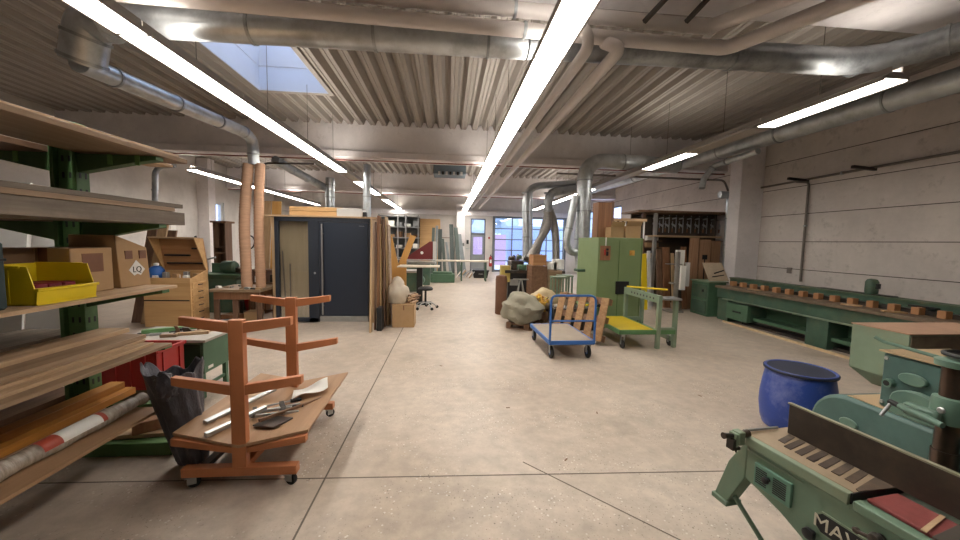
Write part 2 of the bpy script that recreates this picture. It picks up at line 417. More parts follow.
MB().tube([(XL-.06, 15.55, 1.05), (XL, 15.55, 1.05), (XL, 15.42, 1.05)], .012, 8).build('door_handle', BLACK, d, world=True)
# outside seen through the gate
M_OUTG = paint('snowy_yard', '#f0f3f6', .8, 0, .06, 1)
struct(MB().box(-12, 24, 20.25, 46, -.16, -.06).build('ground_outside', M_OUTG, smooth=False))
M_PINKW = paint('pink_render', '#dcb4c8', .8, 0, .06, 1); M_BLUEW = paint('blue_render', '#b4c3e2', .8, 0, .05, 1)
o = MB().box(.5, 4.3, 27, 31, -.06, 2.2).build('shed', M_PINKW, smooth=False); tag(o, 'low pink shed standing in the yard beyond the sectional gate', 'shed')
o = MB().box(5.2, 10.5, 30, 36, -.06, 3.0).build('outbuilding', M_BLUEW, smooth=False); tag(o, 'blue-grey building in the yard seen through the gate glazing', 'building')
for i, (x, y, h) in enumerate(((3.0, 38, 6.0), (6.4, 40, 7.0), (14, 37, 6.5))):
    r = root('snowy_tree', (x, y, -.06), ['pale snowy tree behind the pink shed outside', 'pale snowy tree behind the blue-grey building outside', 'pale snowy tree past the gate side of the yard, outside the side window'][i], 'tree')
    MB().tube([(0, 0, 0), (.1, 0, h*.4), (0, .1, h*.8)], [.22, .08], 8).build('trunk', paint('bark', '#5b5650', .9), r)
    for j in range(9):
        a = j*2.4; z = h*(.35+.065*j)
        MB().tube([(0, 0, z-.3), (math.cos(a)*.7, math.sin(a)*.7, z+.2), (math.cos(a)*1.3, math.sin(a)*1.3, z+.3)], [.06, .02], 6).build('branch', paint('bark', '#5b5650', .9), r)
    c = MB()
    for j in range(9):
        a = j*2.4; c.blob((math.cos(a)*1.1, math.sin(a)*1.1, h*(.4+.065*j)), (.9, .9, .7), 2, .35, 4, j)
    c.build('crown', paint('snow_foliage', '#dde4ea', .9, 0, .1, 5), r)
# ================================================================== LIGHT STRIPS
def m_louver(name, col, s):
    m, nt, b = newmat(name); nt.nodes.remove(b)
    v = nd(nt, 'ShaderNodeTexCoord'); sp = nd(nt, 'ShaderNodeSeparateXYZ'); nt.links.new(v.outputs['Object'], sp.inputs[0])
    k = nd(nt, 'ShaderNodeMath', operation='MULTIPLY'); k.inputs[1].default_value = 2*PI/.09; nt.links.new(sp.outputs['Y'], k.inputs[0])
    sn = nd(nt, 'ShaderNodeMath', operation='SINE'); nt.links.new(k.outputs[0], sn.inputs[0])
    ma = nd(nt, 'ShaderNodeMapRange'); ma.inputs[1].default_value = -1; ma.inputs[2].default_value = 1
    ma.inputs[3].default_value = s*.72; ma.inputs[4].default_value = s; nt.links.new(sn.outputs[0], ma.inputs[0])
    e = nd(nt, 'ShaderNodeEmission'); e.inputs[0].default_value = (*lin(col), 1); nt.links.new(ma.outputs[0], e.inputs[1])
    nt.links.new(e.outputs[0], nt.nodes['Material Output'].inputs[0]); return m
M_LIT = m_louver('lit_louvre', '#fff8ee', LAMP_S)
M_UPL = emit('added_uplight', '#fff6ea', UP_S)  # emission of the strip added to lift the ceiling
M_UNLIT = paint('unlit_louvre', '#a89f94', .5, .2, .05, 5)
M_HOUS = paint('lamp_housing', '#a49e98', .5, .1, .04, 5)
LZ = 3.29; LM = 1.5
def light_mesh(lit):
    r = root('ceiling_light', (0, 0, LZ), '-', 'ceiling light')
    w, h = .13, .075
    MB().prism([(-w, 0, .012), (w, 0, .012), (w, 0, .03), (.05, 0, h), (-.05, 0, h), (-w, 0, .03)], (0, LM-.01, 0)).box(-.062, -.055, 0, LM-.01, h-.005, h+.05).box(.055, .062, 0, LM-.01, h-.005, h+.05).build('housing', M_HOUS, r, smooth=False)  # raised inner sides hide the added glowing strip from below
    MB().box(-w+.012, w-.012, .02, LM-.03, 0, .012).build('louvre', M_LIT if lit else M_UNLIT, r, smooth=False)
    for s in (-1, 1): MB().box(s*w-.008, s*w+.008, 0, LM-.01, -.006, .03).build('side_rail', M_HOUS, r, smooth=False)
    MB().box(-w, w, LM-.03, LM-.01, -.004, .03).build('end_cap', M_HOUS, r, smooth=False)
    if lit: MB().box(-.045, .045, .03, LM-.04, h+.001, h+.006).build('added_uplight', M_UPL, r, smooth=False)  # glowing strip added on top to brighten ceiling and beams
    MB().tube([(0, LM*.5, h), (0, LM*.5, ZC-LZ)], .004, 5).build('suspension_wire', DSTEEL, r)
    return r
PL, PU = light_mesh(True), light_mesh(False)
firsts = {True: True, False: True}
def strip(name, x, y0, mods, lz=LZ, behind=0):
    cnt = {True: 0, False: 0}
    for i, lit in enumerate(mods):
        if lit is None: continue
        p = PL if lit else PU; w = 'lit' if lit else 'unlit'
        lab = '%s %s lamp module from the near end of %s' % (ORD[cnt[lit]], w, name)
        cnt[lit] += 1
        if firsts[lit]: o = p; firsts[lit] = False
        else: o = dup(p)
        o.location = (x, y0+i*LM, lz); o['label'] = lab; o['group'] = 'lamp modules of '+name
strip('the middle strip', .87, .35, [True]*13)
strip('the skylight-side strip', -2.6, .4, [True]*6+[False]+[True]*2+[False]+[True]*3)
strip('the concrete-wall strip', 4.3, 3.3, [True, False, True, False, False, True, True, True, True, True])
strip('the strip behind the brown hoses', -6.4, 9.9, [True]*6)

# ================================================================== DUCTS AND PIPES
def duct(label, pts, r, mat=None, fillet=.35, bands=(), name='ventilation_duct', cat='duct', n=20):
    mat = mat or GALV; c = Vector(pts[0]); rt = root(name, c, label, cat)
    MB().tube(pts, r, n, fillet=fillet).build('duct_body', mat, rt, world=True)
    P = [Vector(p) for p in pts]; L = [0]
    for a, b in zip(P, P[1:]): L.append(L[-1]+(b-a).length)
    for s in bands:
        d = s*L[-1]
        for i in range(len(P)-1):
            if L[i] <= d <= L[i+1]:
                dirn = (P[i+1]-P[i]).normalized(); q = P[i]+dirn*(d-L[i])
                rr = r if not isinstance(r, (list, tuple)) else r[0]+(r[-1]-r[0])*s
                MB().tube([q-dirn*.014, q+dirn*.014], rr+.012, n).build('clamp_band', GALVD, rt, world=True)
                break
    return rt
duct('big galvanised cross duct with capped end, running above the skylight', [(-3.25, 3.9, 3.66), (.78, 3.9, 3.69)], .135, bands=(.03, .33, .62, .9))
duct('dull grey cross duct continuing to the wall and bending toward the camera', [(.8, 3.9, 3.7), (4.75, 3.9, 3.75), (5.2, 3.0, 3.78), (5.6, .5, 3.8)], .14, GALVD, .5, bands=(.03, .3, .5, .6, .66))
duct('fat short duct elbow hanging beneath the capped end of the cross duct', [(-3.2, 3.92, 3.64), (-3.42, 3.95, 3.66), (-3.56, 4.02, 3.3)], .17, fillet=.2, bands=(.6, .95))
duct('slim galvanised duct running from the fat elbow to two brown hoses', [(-3.53, 3.95, 3.28), (-3.62, 6.95, 3.5), (-3.62, 7.25, 3.45), (-3.62, 7.28, 3.0)], .095, fillet=.3, bands=(.1, .35, .6, .8, .95))
duct('long galvanised duct running beside the concrete wall under the ceiling', [(6.25, .8, 3.72), (6.2, 4.1, 3.74), (5.9, 8.0, 3.72), (5.2, 14, 3.66)], .155, fillet=.2, bands=(.2, .3, .42, .52, .75))
duct('short galvanised branch duct dropping from the wall-side duct', [PY(758, 151, 6.6), PY(714, 166, 7.7), PY(703, 180, 7.75), PY(702, 188, 7.7)], .06, fillet=.1, bands=(.45, .7))
x = XW(727, 8.74); duct('thin upright galvanised duct behind the beige offcut plate', [(x-.3, 8.74, 2.95), (x, 8.74, 2.95), (x, 8.74, 1.02)], .085, fillet=.2, bands=(.4, .7))
a = XW(582, 8.35); duct('tall wide upright duct beside the bright green cabinet', [(5.6, 8.75, 3.6), (4.6, 8.4, 3.58), (a, 8.35, 3.56), (a, 8.35, 1.25), (a+.12, 8.2, .7)], [.17]*5, fillet=.45, bands=(.3, .55, .68, .8))
duct('slanting duct branch leaning off the tall wide duct', [(a-.22, 8.3, 2.75), PY(566, 243, 8.3), PY(570, 252, 8.3), PY(578, 253, 8.3)], .085, fillet=.15, bands=(.5,))
b1 = PY(526, 186, 11); duct('thin upright galvanised duct over the black moulder, with top elbow', [PY(575, 184, 11), b1, PY(526, 262, 11)], .11, fillet=.5, bands=(.45, .6, .8))
duct('second thin upright pipe beside the moulder duct', [PY(531, 190, 11.3), PY(531, 258, 11.3)], .05, bands=(.5,))
b2 = PY(549, 192, 10.8); duct('short dark duct dropping into the forked extraction hoses', [PY(590, 188, 10.8), b2, PY(548, 212, 10.8)], .13, GALVD, .35, bands=(.7,))
M_FLEX = paint('flex_hose', '#8f8b86', .55, .3, .15, 12, stretch=(1, 1, 6))
M_FLEXB = paint('brown_flex_hose', '#b08a6e', .7, 0, .14, 5, stretch=(1, 1, 9))
def flex(label, pts, r, mat, rings=None):
    P = rounded([Vector(p) for p in pts], .5, 8); out = []; rs = []
    L = sum((b-a).length for a, b in zip(P, P[1:])); m = int(L/.028)
    # resample
    seg = [0]
    for a, b in zip(P, P[1:]): seg.append(seg[-1]+(b-a).length)
    for i in range(m+1):
        d = L*i/m
        for j in range(len(P)-1):
            if seg[j] <= d <= seg[j+1]+1e-6:
                t = (d-seg[j])/max(1e-6, seg[j+1]-seg[j]); out.append(P[j].lerp(P[j+1], t)); rs.append(r*(1+.07*(i % 2))); break
    o = MB().tube(out, rs, 16).build('extraction_hose', mat); return tag(o, label, 'hose')
flex('thick brown ribbed extraction hose hanging to the bench, nearer the chest', [(-3.71, 7.26, 3.0), (-3.8, 7.22, 2.0), (-3.74, 7.15, .70)], .088, M_FLEXB)
flex('thick brown ribbed extraction hose hanging to the bench, nearer the door display', [(-3.52, 7.3, 3.02), (-3.58, 7.3, 2.0), (-3.54, 7.25, .70)], .082, M_FLEXB)
flex('grey hose of the fork, curving down to the moulder', [PY(547, 210, 10.8), PY(549, 225, 10.8), PY(535, 248, 10.6), PY(528, 262, 10.5)], .11, M_FLEX)
flex('grey hose of the fork, hanging straight down past the crates', [PY(550, 210, 10.8), PY(554, 222, 10.9), PY(556, 240, 10.8), PY(556, 263, 10.7)], .11, M_FLEX)
flex('middle grey hose of the fork behind the other two', [PY(549, 206, 11), PY(545, 222, 11.1), PY(540, 240, 11.1), PY(536, 258, 11)], .09, M_FLEX)
# far-left overhead ducts
duct('grey duct elbow against the far white wall behind the timber rack', [PY(175, 165, 9.6), PY(155, 167, 9.6), PY(155, 232, 9.6)], .06, GALVD, .35, bands=(.5,))
duct('slanting galvanised duct above the door display', [PY(275, 160, 8.8), PY(318, 184, 10.5), PY(330, 190, 10.5)], .1, GALVD, .3, bands=(.3, .6))
duct('thin upright duct dropping behind the door display glass', [PY(330, 178, 10.5), PY(330, 226, 10.5)], .12, bands=(.15, .4))
duct('thin upright duct rising behind the navy door leaf', [PY(367, 165, 9.2), PY(367, 228, 9.2)], .09, bands=(.5,))
# lagged heating pipes
duct('white heating pipe across the hall, further one of the two', [(-5.5, 3.6, 3.94), (2.55, 3.6, 3.82), (2.92, 2.98, 3.78), (4.0, 1.15, 3.74)], .066, LAG, .1, bands=(.56,), name='heating_pipe', cat='pipe')
duct('white heating pipe across the hall, lower one of the two', [(-5.5, 3.62, 3.79), (2.74, 3.58, 3.62), (3.1, 2.9, 3.62), (4.1, 1.1, 3.6)], .066, LAG, .1, bands=(.56,), name='heating_pipe', cat='pipe')
duct('slim white heating pipe running beside the middle light strip', [(1.22, 3.58, 3.8), (1.28, 3.38, 3.47), (1.3, 9, 3.47), (1.28, 19.8, 3.47)], .055, LAG, .25, name='heating_pipe', cat='pipe')
duct('slim white heating pipe running further out from the middle light strip', [(1.5, 3.62, 3.62), (1.58, 3.42, 3.47), (1.6, 9, 3.47), (1.68, 19.8, 3.47)], .06, LAG, .25, name='heating_pipe', cat='pipe')
for i, (y, z) in enumerate(((9.28, 3.52), (15.82, 3.52))):
    duct(['thin red pipe strung along the foot of the near cross beam', 'thin red pipe strung along the foot of the far cross beam'][i], [(-8.9, y, z+.04), (7.3, y, z+.04)], .016, paint('red_pipe', '#8a5248', .5), name='red_pipe', cat='pipe')
M_CON = paint('conduit', '#7c746d', .5, .3, .1, 5)
duct('grey conduit running along the concrete wall', [(7.36, 8.7, 3.05), (7.36, .9, 3.12)], .022, M_CON, name='conduit', cat='conduit', bands=(.3, .6))
x0 = PY(803, 178, 7.0*365/365); duct('upright grey conduit on the concrete wall above the long machine', [(7.1, 7.0, 3.0), (7.37, 7.0, 3.0), (7.37, 7.0, .95)], .022, M_CON, .08, name='conduit', cat='conduit', bands=(.5,))
duct('thin dark conduit beside the concrete column', [(7.3, 8.66, 3.2), (7.3, 8.66, .9)], .018, DSTEEL, name='conduit', cat='conduit')
for i, (px, py, Y) in enumerate(((886, 160, 5.85), (796, 177, 7.05))):
    o = MB().bar((7.4, Y, 3.04), (6.95, Y, 3.07), .05, .05).build('wall_bracket', DSTEEL); tag(o, ['dark steel wall bracket nearer the camera under the conduit', 'dark steel wall bracket above the upright conduit'][i], 'bracket')
duct('thin dark pipe dropping beside the brown hoses', [PY(315, 164, 8.2), PY(262, 163, 8.2), PY(262, 284, 8.2)], .02, DSTEEL, .15, name='drop_pipe', cat='pipe')
duct('thin pipe strung across below the near beam, above the storage wall', [(2.7, 9.15, 3.4), (7.2, 9.15, 3.38), (7.3, 9.1, 3.1)], .025, M_CON, .1, name='conduit', cat='conduit')
# ceiling bracket arms at the near beam
for i, (px, dx) in enumerate(((648, .3), (690, .34))):
    p = PY(px-4, 22, 3.45); q = PY(px+24, -8, 3.2)
    o = MB().bar(p, q, .035, .035).bar(q, (q.x, q.y, 4.03), .03, .03).build('ceiling_bracket', DSTEEL); tag(o, ['dark bracket arm at the near beam beside the middle strip', 'thicker dark bracket arm at the near beam above the pipe elbows'][i], 'bracket')
# heater box and cable rails
h = root('ceiling_heater', (0, 12.2, 3.75), 'blue-grey fan heater box hung below the second ceiling bay', 'heater')
c = PY(449, 173, 12.2)
MB().box(c.x-.5, c.x+.55, 12.1, 12.9, c.z-.05, c.z+.28).build('case', paint('heater_grey', '#6f7c86', .5, .3, .1, 4), h, world=True, bev=.01)
for j in range(7): MB().box(c.x-.35+j*.12, c.x-.28+j*.12, 12.05, 12.1, c.z-.08, c.z+.02).build('louvre_fin', BLACK if j % 2 else WHITEP, h, world=True)
for s in (-.4, .45): MB().tube([(c.x+s, 12.5, c.z+.28), (c.x+s, 12.5, ZC)], .008, 6).build('hanger', DSTEEL, h, world=True)
# ================================================================== TIMBER RACK
RX, RY = -2.68, 2.88
r = root('cantilever_rack', (RX, RY, 0), 'dark green steel cantilever rack carrying boards beside the grey bin bag', 'rack')
LV = (.39, .83, 1.25, 1.73, 2.21)
for yy in (RY, RY-1.9):
    mb = MB(); mb.box(RX-.085, RX-.055, yy-.05, yy+.05, .1, 2.42).box(RX+.055, RX+.085, yy-.05, yy+.05, .1, 2.42).box(RX-.055, RX+.055, yy-.02, yy+.02, .1, 2.42)
    p = mb.build('post', GREEN_R, r, world=True, bev=.003)
    sl = MB()
    for j in range(19):
        z = .2+j*.115; sl.box(RX+.0855, RX+.087, yy-.028, yy-.014, z, z+.04).box(RX+.0855, RX+.087, yy+.014, yy+.028, z, z+.04)
        sl.box(RX-.03, RX-.015, yy-.0215, yy-.0205, z, z+.04).box(RX+.015, RX+.03, yy-.0215, yy-.0205, z, z+.04)
    so = sl; q = so.build('slots', BLACK, r, world=True); 
    MB().box(RX-.6, RX+.63, yy-.06, yy+.06, 0, .1).build('foot_beam', GREEN_R, r, world=True, bev=.004)
    for z in LV:
        for s in (-1, 1):
            x1 = RX+s*.6; x0 = RX+s*.085
            MB().prism([(x0, yy-.035, z), (x1, yy-.035, z), (x1, yy-.035, z-.025), (x1-s*.15, yy-.035, z-.05), (x0, yy-.035, z-.13)], (0, .07, 0)).build('arm', GREEN_R, r, world=True)
            if yy == RY and z > 2: 
                for k_ in (.2, .38): MB().box(x0+s*k_, x0+s*(k_+.03), yy-.042, yy-.036, z-.07, z).build('welded_tab', paint('tab_green', '#6f9a55', .5), r, world=True)
def board(x0, x1, y0, y1, z0, h, mat, label, group=None, name='board', cat='board', skew=0, bow=0):
    mb = MB(); mb.hexa([(x0, y0, z0), (x1, y0, z0), (x1+skew, y1, z0+bow), (x0+skew, y1, z0+bow), (x0, y0, z0+h), (x1, y0, z0+h), (x1+skew, y1, z0+h+bow), (x0+skew, y1, z0+h+bow)])
    return tag(mb.build(name, mat, bev=.002), label, cat, group)
g1 = 'boards on the top arms of the rack'
board(RX+.1, -2.05, .7, 3.12, 2.212, .032, W_OAK, 'broad brown board along the outer edge of the top rack arms', g1)
board(RX-.55, RX-.095, .7, 3.35, 2.212, .04, W_BRN, 'dark board on the far side of the top rack arms', g1)
board(-2.35, -2.12, .9, 3.06, 2.246, .02, W_PINE, 'thin pale board lying uppermost on the top rack arms', g1, skew=.05)
board(-2.62, -2.42, .9, 3.5, 2.246, .022, W_PINE, 'pale pine lath poking furthest out of the top rack arms', g1)
board(-2.75, -2.65, .9, 3.4, 2.252, .05, W_OAK, 'brown batten beside the pale lath on the top rack arms', g1)
g2 = 'weathered timbers on the second rack level'
board(-2.2, -2.06, .8, 3.08, 1.732, .095, W_OLD, 'thick weathered grey beam on the outer edge of the rack', g2)
board(-2.55, -2.06, .8, 2.98, 1.83, .03, W_OAK, 'broad brown board lying on the thick grey beam', g2, bow=-.0)
board(-2.5, -2.1, .8, 3.08, 1.862, .03, W_OLD, 'bowed weathered board topmost on the second rack level', g2, skew=.03, bow=.0)
board(-2.56, -2.24, .8, 3.0, 1.732, .09, W_OLD, 'wide weathered timber tucked inside the thick grey beam', g2)
board(-3.2, -2.8, .8, 3.2, 1.732, .06, W_BRN, 'dark brown plank on the back arms at second rack level', g2)
g3 = 'boards forming the box shelf on the rack'
board(-2.68+.1, -2.06, .8, 2.97, 1.252, .022, W_PINE, 'pale plywood shelf board under the yellow bin and cartons', g3)
board(-3.25, -2.78, .8, 3.2, 1.252, .03, W_OAK, 'brown shelf board behind the rack post at carton height', g3)
g4 = 'loose boards on the rack level below the yellow bin'
tops = .832
board(-2.58, -2.04, .8, 2.86, tops, .022, W_OAK, 'widest greyish board at the bottom of the loose board pile', g4)
board(-2.56, -2.1, .8, 2.8, tops+.023, .02, W_PINE, 'pale board second in the loose pile', g4, skew=-.02)
board(-2.56, -2.16, .8, 2.82, tops+.044, .018, W_PINE, 'pale board third in the loose pile, set back from the edge', g4, skew=-.03)
board(-2.5, -2.22, .9, 2.84, tops+.063, .03, W_OAK, 'narrow brown board lying near the top of the loose pile', g4, skew=.02)
board(-2.56, -2.36, .8, 2.9, tops+.094, .03, W_PINE, 'pale squared batten topmost on the loose pile', g4)
board(-3.25, -2.78, .8, 3.1, tops, .05, W_BRN, 'dark board behind the post at the loose board level', g4)
board(-3.22, -2.8, .8, 3.05, tops+.052, .03, W_OLD, 'weathered board lying on the dark board behind the rack post', g4)
g5 = 'stock on the lowest rack arms'
board(-2.58, -2.04, .8, 2.75, .392, .02, W_PLY, 'flat plywood sheet on the lowest rack arms under the wrapped roll', g5)
board(-2.58, -2.42, .8, 3.0, .414, .05, W_ORNG, 'varnished orange-brown board beside the wrapped roll', g5)
board(-2.58, -2.48, .8, 2.98, .466, .05, W_ORNG, 'second varnished board stacked on the orange-brown board', g5)
board(-3.25, -2.78, .8, 3.0, .392, .08, W_BRN, 'dark beam on the lowest back arms of the rack', g5)
M_WRAP, nt, b = newmat('clear_wrap'); v = coords(nt, (1, 4, 1)); b.inputs['Base Color'].default_value = (.45, .4, .35, 1)
nt.links.new(ramp(nt, noise_out(nt, v, 9, 5), [(.35, lin('#8c7f72')), (.65, lin('#b9aea0'))]), b.inputs['Base Color']); b.inputs['Roughness'].default_value = .25; bumpit(nt, b, noise_out(nt, v, 14, 5), .5, .01)
wr = root('wrapped_roll', (-2.22, 1.8, .415), 'long roll wrapped in clear film with white and red label', 'roll')
pts = [(-2.2+.004*math.sin(i), .9+i*.1, .465) for i in range(19)]
MB().tube(pts, [.048+.004*math.sin(i*2.1) for i in range(18)]+[.04], 14).build('film_roll', M_WRAP, wr, world=True)
MB().tube([(-2.2, 2.7, .465), (-2.2, 2.78, .465)], [.03, .045], 10).build('twisted_end', M_WRAP, wr, world=True)
lb = MB()
def patch(y0, y1, a0, a1, rr=.053):
    mb = MB(); A = []; B = []
    for k_ in range(9):
        a = a0+(a1-a0)*k_/8; A.append((-2.2+rr*math.cos(a), y0, .465+rr*math.sin(a))); B.append((-2.2+rr*math.cos(a), y1, .465+rr*math.sin(a)))
    va = [mb._v(q) for q in A]; vb = [mb._v(q) for q in B]
    for k_ in range(8): mb.bm.faces.new([va[k_], va[k_+1], vb[k_+1], vb[k_]])
    return mb
patch(2.18, 2.42, .1, 1.9).build('label', PAPER, wr, world=True)
patch(2.08, 2.18, .1, 1.9).build('red_label_band', paint('label_red', '#a8442f', .5), wr, world=True)
patch(2.42, 2.45, .1, 1.9).build('red_label_band', paint('label_red', '#a8442f', .5), wr, world=True)
# ---- things on the box shelf (top of shelf board 1.274)
SZ = 1.275
yb = root('storage_bin', (-2.3, 2.2, SZ), 'yellow open-fronted plastic storage bin on the rack shelf', 'bin')
def bin_(rt, x0, x1, y0, y1, z, h, m):
    t = .006; mb = MB()
    mb.box(x0, x1, y0, y1, z, z+t).box(x0, x0+t, y0, y1, z, z+h)
    for yy in (y0, y1-t):
        mb.prism([(x0, yy, z), (x1-.01, yy, z), (x1, yy, z+h*.36), (x1-.01, yy, z+h*.42), (x1-.04, yy, z+h), (x0, yy, z+h)], (0, t, 0))
    mb.hexa([(x1-.016, y0, z), (x1-.006, y0, z), (x1-.006, y1, z), (x1-.016, y1, z), (x1-.008, y0, z+h*.38), (x1+.004, y0, z+h*.38), (x1+.004, y1, z+h*.38), (x1-.008, y1, z+h*.38)])
    mb.build('shell', m, rt, world=True, smooth=False)
    r2 = MB().box(x1-.012, x1+.014, y0-.006, y1+.006, z+h*.36, z+h*.44).box(x0-.006, x1-.07, y0-.008, y0+.004, z+h*.96, z+h*1.02).box(x0-.006, x1-.07, y1-.004, y1+.008, z+h*.96, z+h*1.02)
    r2.build('rim', m, rt, world=True, bev=.002)
    for k_ in range(5): MB().box(x0+.03+k_*.04, x0+.036+k_*.04, y0-.003, y0, z+.01, z+h*.9).build('side_rib', m, rt, world=True)
bin_(yb, -2.42, -2.1, 2.05, 2.37, SZ, .2, YELL)
text('LF 211', .018, paint('ink', '#2a2620', .6), yb, Matrix.Translation((-2.084, 2.05, SZ+.096)) @ Matrix.Rotation(PI/2, 4, 'Z') @ Matrix.Rotation(PI/2, 4, 'X')) if False else None
for i in range(3):
    o = MB().box(-.09, .09, -.035, .035, 0, .095).build('red_pack', paint('dark_red', '#7a1c2a', .5), None, bev=.006); o.location = (-2.25, 2.135+i*.075, SZ+.0065); o.rotation_euler.z = 0
    tag(o, ['dark red pack inside the yellow bin, nearest the camera', 'dark red pack in the middle of the yellow bin', 'dark red pack at the far side inside the yellow bin'][i], 'pack', 'red packs in the yellow bin')
o = bx('tool_case', paint('case_green', '#27383a', .5), -2.5, -2.12, 1.62, 1.95, SZ, SZ+.33, 'dark green-black plastic case at the edge of the rack shelf', 'case', bev=.012)
MB().box(-.19, .192, -.165, .167, .235, .25).build('lid_rim', BLACK, o, bev=.003)
MB().box(.19, .2, -.05, .05, .2, .26).build('latch', BLACK, o)
def carton(x0, x1, y0, y1, z0, h, label, mat=CARD, tape=True, flaps=False, rz=0):
    c = Vector(((x0+x1)/2, (y0+y1)/2, z0)); rt = root('cardboard_box', c, label, 'box', rz)
    w, d = (x1-x0)/2, (y1-y0)/2
    MB().box(-w, w, -d, d, 0, h).build('carton', mat, rt, bev=.004)
    if tape:
        MB().box(-.025, .025, -d-.0012, d+.0012, h*.999, h+.001).box(-.025, .025, -d-.0015, -d, h*.7, h).build('tape', TAPE, rt)
    if flaps:
        MB().hexa([(-w, -d, h), (w, -d, h), (w, -d+.004, h), (-w, -d+.004, h), (-w, -d-.06, h+.1), (w, -d-.06, h+.1), (w, -d-.056, h+.103), (-w, -d-.056, h+.103)]).build('flap', mat, rt)
    return rt
carton(-2.72, -2.45, 2.1, 2.4, SZ+.006, .28, 'dark long cardboard carton behind the yellow bin', CARDD)
c2 = carton(-2.58, -2.28, 2.42, 2.7, SZ, .285, 'brown carton standing between the yellow bin and the diamond-labelled carton')
MB().box(.15, .1515, -.07, .07, .13, .25).build('tape_patch', TAPE, c2)
c3 = root('cardboard_box', (-2.43, 2.87, SZ), 'open-topped brown carton with a white diamond label', 'box')
w, d, h = .16, .13, .3
MB().hexa([(-w, -d, 0), (w, -d, 0), (w, d, 0), (-w, d, 0), (-w, -d, h+.07), (w-.02, -d, h+.07), (w-.02, d, h-.02), (-w, d, h-.02)]).build('carton', CARD, c3, bev=.004)
M_T = Matrix.Translation((-2.3+.165, 2.64, SZ+.12)) @ Matrix.Rotation(PI/2, 4, 'Z') @ Matrix.Rotation(PI/2, 4, 'X')
MB().prism([(.1535, .02, .05), (.151, .09, .12), (.147, .02, .19), (.151, -.05, .12)], (.002, 0, 0)).build('diamond_label', PAPER, c3)
text('LQ', .06, paint('ink', '#2a2620', .6), c3, Matrix.Translation((-2.43+.1536, 2.89, SZ+.12)) @ Matrix.Rotation(PI/2, 4, 'Z') @ Matrix.Rotation(PI/2, 4, 'X'))
for yy in (-.07, .05): MB().box(.144, .15, yy, yy+.06, .2, .26).build('tape_patch', TAPE, c3)
# white sheets behind the rack, leaning
for i, (px0, px1, y) in enumerate(((2, 34, 3.7), (36, 72, 3.9))):
    x0, x1 = XW(px0, y), XW(px1, y)
    o = MB().hexa([(x0, y-.25, .0), (x1, y-.25, 0), (x1, y-.23, 0), (x0, y-.23, 0), (x0, y, 2.1-i*.2), (x1, y, 2.1-i*.2), (x1, y+.02, 2.1-i*.2), (x0, y+.02, 2.1-i*.2)]).build('panel', WHITEP)
    tag(o, ['tall white panel leaning behind the rack beyond the dark case', 'white panel leaning behind the rack post, the lower one'][i], 'panel')
# ================================================================== RED CRATE, TIMBERS
cr = root('plastic_crate', (-2.78, 3.5, .3), 'red plastic crate resting on timber blocks behind the rack', 'crate')
w, d, h, t = .27, .17, .35, .012
mb = MB().box(-w, w, -d, d, 0, t).box(-w, -w+t, -d, d, t, h).box(w-t, w, -d, d, t, h).box(-w, w, -d, -d+t, t, h).box(-w, w, d-t, d, t, h)
mb.build('shell', RED, cr, bev=.003)
MB().box(-w-.015, w+.015, -d-.015, -d, h-.03, h).box(-w-.015, w+.015, d, d+.015, h-.03, h).box(-w-.015, -w, -d, d, h-.03, h).box(w, w+.015, -d, d, h-.03, h).build('rim', RED, cr, bev=.003)
for xx in (-.18, -.06, .06, .18): MB().box(xx-.006, xx+.006, -d-.012, -d, .02, h-.03).build('rib', RED, cr)
for yy in (-.1, .1): MB().box(w, w+.012, yy-.006, yy+.006, .02, h-.03).build('rib', RED, cr)
for i in range(3):
    o = MB().box(-.31, .31, -.07, .07, 0, .098).build('timber_block', W_OLD, bev=.004); o.location = (-2.8, 3.5, .0+i*.1)
    tag(o, ['lowest timber block of the stack under the red crate', 'middle timber block of the stack under the red crate', 'topmost timber block directly under the red crate'][i], 'timber', 'timber blocks under the red crate')
o = MB().box(-.33, .33, -.06, .06, 0, .03).build('plank', W_PINEX, bev=.002); o.location = (-2.36, 2.95, .102); o.rotation_euler.z = .1; tag(o, 'pale plank lying across the foot of the rack', 'plank')
o = MB().box(-.05, .05, -.13, .13, 0, .09).build('timber_block', W_REDZ, bev=.006); o.location = (-2.28, 2.98, .134); o.rotation_euler.z = -.9; tag(o, 'dark reddish timber block lying on the pale plank', 'timber')
# ================================================================== GREEN TOOL TABLE
tb = root('tool_table', (-2.9, 4.04, 0), 'bright green sheet-metal worktable with pale top behind the red crate', 'table')
x0, x1, y0, y1 = -3.2, -2.42, 3.8, 4.28
MB().box(x0, x1, y0, y1, .27, .6).build('box_body', GREEN_B, tb, world=True, bev=.004)
MB().box(x0+.03, x1-.03, y0-.004, y0, .3, .57).build('front_panel', paint('dark_green', '#1f3a26', .5), tb, world=True)
MB().box(x0-.05, x1+.05, y0-.05, y1+.05, .602, .63).build('tabletop', paint('pale_top', '#b3aca4', .5, 0, .06, 5), tb, world=True, bev=.003)
for xx in (x0+.05, x1-.05):
    for yy in (y0+.05, y1-.05): MB().box(xx-.02, xx+.02, yy-.02, yy+.02, 0, .27).build('leg', GREEN_B, tb, world=True)
MB().box(x0+.05, x1-.05, y0+.04, y0+.06, .1, .13).box(x1-.06, x1-.04, y0+.06, y1-.06, .1, .13).build('stretcher', GREEN_B, tb, world=True)
MB().lathe([(0, 0), (.03, .0), (.035, .012), (.02, .03), (0, .032)], (x1-.03, y0-.036, .4), 16, 'y').build('knob', PAPER, tb, world=True)
MB().box(x1, x1+.003, 3.86, 3.94, .3, .33).build('label_plate', PAPER, tb, world=True)
TT = .632
